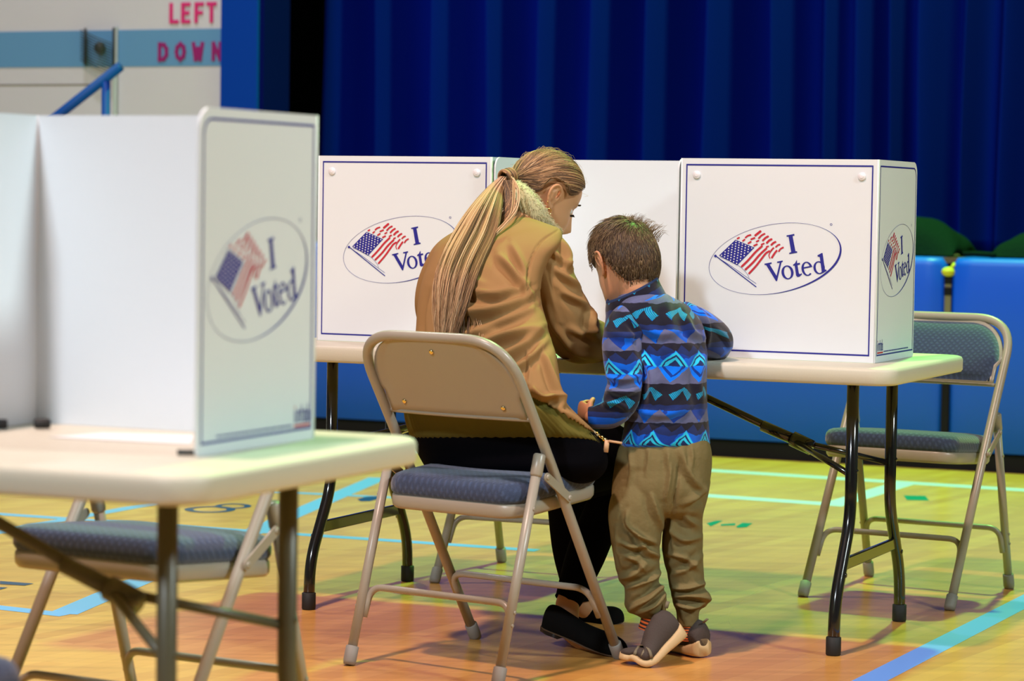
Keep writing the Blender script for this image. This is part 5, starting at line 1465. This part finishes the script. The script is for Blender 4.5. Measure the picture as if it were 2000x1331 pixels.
for rows, seed, fl2 in (([(940, 1205, 1310, 6.52, .07, 0, 0), (975, 1192, 1308, 6.51, .078, 0, 0), (1010, 1188, 1301, 6.505, .078, 0, 0), (1050, 1190, 1293, 6.50, .074, 0, 0), (1085, 1195, 1290, 6.495, .070, 0, 0), (1115, 1201, 1291, 6.49, .066, 0, 0), (1136, 1209, 1290, 6.49, .062, 0, 0),
                          (1150, 1218, 1297, 6.485, .060, 0, 0), (1166, 1219, 1302, 6.48, .062, 0, 0), (1184, 1218, 1302, 6.48, .060, 0, 0), (1196, 1226, 1300, 6.475, .050, 0, 0), (1203, 1244, 1300, 6.475, .040, 0, 0), (1209, 1253, 1300, 6.475, .034, 0, 0)], 21,
                         [([(1225, 1000), (1222, 1025), (1250, 1050), (1280, 1062)], 5, .010), ([(1212, 1060), (1238, 1072), (1262, 1066)], 5, .009), ([(1240, 1040), (1262, 1078), (1288, 1088)], 6, .008),
                          ([(1222, 1088), (1245, 1096), (1256, 1112)], 5, .008), ([(1262, 1100), (1240, 1122), (1212, 1130)], 6, .008), ([(1290, 1118), (1262, 1140), (1226, 1150)], 5, .009), ([(1300, 1140), (1280, 1160), (1232, 1190)], 6, .012),
                          ([(1300, 1158), (1275, 1185), (1250, 1196)], 5, .009), ([(1205, 1030), (1206, 1070), (1216, 1105)], 6, .006), ([(1268, 955), (1280, 1000), (1292, 1030)], 7, .007)]),
                        ([(940, 1300, 1387, 6.56, .07, 0, 0), (975, 1298, 1381, 6.56, .075, 0, 0), (1010, 1297, 1374, 6.56, .074, 0, 0), (1050, 1293, 1375, 6.56, .070, 0, 0), (1085, 1294, 1373, 6.56, .067, 0, 0), (1120, 1301, 1375, 6.56, .062, 0, 0), (1148, 1306, 1378, 6.56, .060, 0, 0),
                          (1162, 1309, 1388, 6.56, .062, 0, 0), (1176, 1312, 1390, 6.56, .060, 0, 0), (1188, 1316, 1380, 6.555, .050, 0, 0), (1196, 1320, 1367, 6.55, .036, 0, 0), (1212, 1322, 1365, 6.55, .033, 0, 0), (1226, 1323, 1362, 6.55, .031, 0, 0)], 22,
                         [([(1308, 1030), (1330, 1060), (1368, 1050)], 6, .006), ([(1302, 1082), (1340, 1090), (1360, 1110)], 6, .007), ([(1370, 1085), (1345, 1112), (1312, 1122)], 6, .006), ([(1312, 1148), (1340, 1152), (1378, 1140)], 5, .009),
                          ([(1320, 1166), (1352, 1163), (1386, 1172)], 5, .010), ([(1318, 1180), (1345, 1188), (1378, 1180)], 4, .008), ([(1330, 985), (1340, 1015), (1362, 1028)], 7, .007), ([(1316, 1000), (1312, 1050), (1318, 1080)], 6, .006)])):
    G, U = leg_cloth(rows, seed, fl2, None); TR.grid(G, U, M['khaki'], True, True)
tr = TR.build('trousers', boy, merge=True)
md = tr.modifiers.new('cloth', 'REMESH'); md.mode = 'VOXEL'; md.voxel_size = .0028; md.use_smooth_shade = True
md = tr.modifiers.new('soft', 'SMOOTH'); md.factor = .5; md.iterations = 6

# socks with orange bands
def sock(ctrl, name='sock'):
    G, U = limb(ctrl, 40, 30); mb = Cloth()
    pk = ((np.arange(39) // 3) % 2 == 0)[:, None] & np.ones((1, G.shape[1] - 1), bool)
    mb.grid(G, U, M['sock_orange'], pick=pk); mb.grid(G, U, M['sock_dark'], pick=~pk); return mb.build(name, boy)
sock(px_ctrl([(1278, 1190, 6.475, 24, .030), (1275, 1210, 6.475, 23, .030), (1270, 1232, 6.475, 24, .031)]))
sock(px_ctrl([(1343, 1218, 6.55, 20, .027), (1343, 1234, 6.55, 20, .027), (1343, 1250, 6.55, 20, .028)]))

# sneakers
def sneaker(heel, ball, toe, wide_dir, h=1.0):
    """sole bottom line heel-ball-toe in world; foot bends at the ball"""
    pts = crom([heel, heel * .5 + ball * .5, ball, ball * .45 + toe * .55 , toe], 60)
    w_ = np.array(wide_dir, float); w_ /= np.linalg.norm(w_)
    L = np.concatenate([[0], np.cumsum(np.linalg.norm(np.diff(pts, axis=0), axis=1))]); L /= L[-1]
    prof = np.array([(0, .014, .046, .070), (.02, .024, .042, .080), (.08, .029, .035, .090), (.2, .030, .029, .092), (.34, .029, .025, .080), (.48, .030, .022, .062), (.62, .034, .020, .050), (.78, .036, .018, .040), (.9, .031, .017, .034), (.97, .020, .018, .028), (1.0, .008, .020, .022)])
    T = np.gradient(pts, axis=0); T /= np.linalg.norm(T, axis=1)[:, None]
    U_ = np.cross(w_, T); U_ /= np.linalg.norm(U_, axis=1)[:, None]; U_ *= np.sign(U_[:, 2].mean())
    Wd = np.cross(T, U_)
    f = lambda k: np.interp(L, prof[:, 0], prof[:, k])
    w, s, t = f(1), f(2) * h, f(3) * h
    n = 60; seg = 28; a = np.linspace(0, 2 * pi, seg + 1)
    root = None
    def body(lo, hi, grow, m, name, parent, p=.7, ribs=False):
        G = np.zeros((n, seg + 1, 3))
        for i in range(n):
            for k in range(seg + 1):
                ww = (w[i] + grow) * np.sign(cos(a[k])) * abs(cos(a[k])) ** p
                c = (lo[i] + hi[i]) / 2; hh = (hi[i] - lo[i]) / 2
                zz = c + hh * np.sign(sin(a[k])) * abs(sin(a[k])) ** p
                if hi is t and sin(a[k]) > 0: ww *= 1 - .35 * sin(a[k])
                if ribs: ww += .0010 * (1 if (i % 2 == 0) else -1) * (abs(cos(a[k])) > .6)
                G[i, k] = pts[i] + Wd[i] * ww + U_[i] * zz
        cl = Cloth(); cl.grid(G, np.zeros(G.shape[:2] + (2,)), m, True, True); return cl.build(name, parent)
    up = body(s * .6, t, 0.0, M['sneaker'], 'shoe', boy, .8)
    body(np.zeros(n), s, .0035, M['midsole'], 'shoe_sole', up, .55, True)
    # overlay straps and pull tab
    for i0 in (30, 36, 43):
        mb = MB(); P = [pts[i0] + Wd[i0] * (w[i0] + .001) * cos(q) * (1 - .33 * max(0, sin(q))) + U_[i0] * ((t[i0] + s[i0] * .6) / 2 + ((t[i0] - s[i0] * .6) / 2 + .002) * abs(sin(q)) ** .8 * np.sign(sin(q))) + T[i0] * .012 * cos(q) for q in np.linspace(-.3, pi + .3, 18)]
        mb.tube(P, .0042, M['camo'], 8, flat=(1, .5)); mb.build('shoe_strap', up)
    mb = MB(); mb.tube([pts[1] + U_[1] * t[4], pts[0] + U_[0] * (t[4] + .010) - T[0] * .012], .005, M['camo'], 8, flat=(1, .5)); mb.build('pull_tab', up)
    return up
toe = at_z(1212, 1288, .010); ball = at_z(1268, 1300, 0.002); hl_ = at_y(1338, 1243, 6.44)
sneaker(hl_, ball, toe, (.25, -1, .05))
hl_ = at_z(1374, 1283, .004); bl_ = at_z(1318, 1264, .004) ; to_ = at_z(1296, 1256, .004)
hl_ = np.array([hl_[0], hl_[1], .003]); dr_ = np.array([-.55, .83, 0]); sneaker(hl_, hl_ + dr_ * .12, hl_ + dr_ * .185, (.83, .55, 0))

# body
BC = at_y(1219, 517, 6.64)
bf, br_, bu = basis((-.46, .72, -.40))
parts = [place(head_grid(.93, True), BC, bf, br_, bu)]
for sd in (1, -1): parts += [place(g, BC, bf, br_, bu) for g in ear_grids(sd, .95)]
parts.append(closed(limb([(*(BC - bf * .02 - bu * .02), .05, .05), (*(BC - bf * .025 - bu * .07), .046, .046), (*at_y(1245, 592, 6.60), .046, .046), (*at_y(1255, 625, 6.59), .06, .05)], 30, 36)[0]))
parts.append(closed(limb([(*at_y(1298, 900, 6.55), .085, .07), (*at_y(1300, 800, 6.57), .08, .068), (*at_y(1300, 700, 6.58), .082, .065), (*at_y(1285, 640, 6.60), .068, .05), (*at_y(1262, 606, 6.60), .045, .04)], 40, 40)[0]))
S2 = lambda C, k: [[c[0], c[1], c[2], c[3] * k, c[4] * k] for c in C]
parts.append(closed(limb(S2(SL1, .62), 40, 26)[0])); parts.append(closed(limb(S2(SL2, .62), 40, 26)[0]))
for a_, b_2, c_, d_ in (((1255, 940, 6.52), (1245, 1060, 6.50), (1262, 1160, 6.485), (1276, 1222, 6.475)), ((1340, 940, 6.56), (1335, 1060, 6.56), (1342, 1160, 6.555), (1343, 1240, 6.55))):
    parts.append(closed(limb([(*at_y(*a_), .046, .042), (*at_y(*b_2), .032, .032), (*at_y(*c_), .026, .026), (*at_y(*d_), .021, .021)], 50, 28)[0]))
f_, r_, u_ = basis((-.45, .85, .20))
hp = at_y(1158, 814, 6.495)
for g in hand_grids(.60, 1.35): parts.append(place(g, hp + f_ * .012, f_, u_, np.cross(f_, u_) * -1.0))
f_, r_, u_ = basis((-.7, .7, -.15)); hp = at_y(1318, 684, 7.02)
for g in hand_grids(.68, .7): parts.append(place(g * np.array([1, 1, 1]), hp, f_, -r_, u_))
body_mesh(parts, 'body', boy, M['skin_child'], .0026, 4)

# hair: dense short strands over a dark cap
ce = BC + bu * .006 - bf * .006; RA, RB, RC = .099, .0835, .108; dirs = (bf, br_, bu)
def scalp2(d, off=0.0):
    d = d / np.linalg.norm(d); k = 1 / sqrt((d[0] / RA) ** 2 + (d[1] / RB) ** 2 + (d[2] / RC) ** 2); p = d * (k + off)
    return ce + bf * p[0] + br_ * p[1] + bu * p[2]
HL2 = [(0, .62), (.5, .58), (.8, .42), (1.0, .12), (1.15, -.10), (1.3, .12), (1.5, .28), (1.72, .22), (1.9, -.10), (2.1, -.60), (2.5, -1.0), (3.1416, -1.08)]
def hl2(az): return np.interp(abs(az), [a for a, _ in HL2], [e for _, e in HL2])
groups = []
Gh = np.zeros((36, 101, 3))
for j in range(101):
    az = -pi + 2 * pi * j / 100
    for i in range(36):
        e = hl2(az) + (pi / 2 - hl2(az)) * (i / 35); Gh[i, j] = scalp2(np.array([cos(e) * cos(az), cos(e) * sin(az), sin(e)]), -.008 * max(0, 1 - i / 5) + .001)
groups.append(grid_vf(Gh, 2))
paths, rads, mi = [], [], []
whorl = np.array([-.55, .05, .83])
for k in range(7500):
    d0 = rng.normal(size=3); d0 /= np.linalg.norm(d0); az = atan2(d0[1], d0[0]); e = math.asin(d0[2])
    if e < hl2(az) - .02: continue
    p0 = scalp2(d0, -.001)
    away = d0 - whorl; away /= np.linalg.norm(away) + 1e-6
    tng = away - d0 * (away @ d0); tng /= np.linalg.norm(tng) + 1e-6
    if e < .55: tng = tng + np.array([0, 0, -1.0])
    else: tng = tng + rng.normal(size=3) * .45 + np.array([.25, -.35, 0])
    tng /= np.linalg.norm(tng)
    top = max(0, (e - .35) / .9)
    ln = (.012 + .034 * min(1, top)) * rng.uniform(.7, 1.25); lift = .12 + .55 * top * rng.uniform(.3, 1)
    if e < hl2(az) + .25: ln *= .55
    P = []
    for i in range(6):
        t = i / 5; q = scalp2(d0 + tng * (ln / .095) * t, -.001 + .0035 + lift * ln * (t - .45 * t * t) * 1.0)
        P.append(q if i else p0)
    paths.append(np.array(P)); r0 = rng.uniform(.0004, .0009); rads.append(r0 * np.array([1, 1, .95, .8, .5, .15])); mi.append(int(rng.choice([0, 1, 2, 3], p=[.36, .34, .20, .10] if e > .2 else [.22, .40, .36, .02])))
# stray tufts at the crown
for k in range(160):
    xx = rng.uniform(1215, 1286); c = at_y(xx, 434 + max(0, xx - 1245) * .75 + rng.uniform(0, 10), 6.64 + rng.uniform(-.02, .02)); dx = rng.uniform(-.2, .9)
    P = np.array([c, c + np.array([dx * .010, 0, .010]), c + np.array([dx * .024, 0, .017 + rng.uniform(-.004, .006)]), c + np.array([dx * .040, 0, .018 + rng.uniform(-.008, .010)])])
    paths.append(P); rads.append([.0006, .0005, .0004, .0001]); mi.append(int(rng.choice([0, 1, 3])))
groups.append(strands(paths, rads, mi, '', None, 4))
hair_object('hair', boy, HB, groups)
for sd in (1, -1):
    mb = MB(); mb.ball(BC + bf * .064 + br_ * .029 * sd, .0090, M['eye_white'], 14, 8); mb.build('eye', boy)
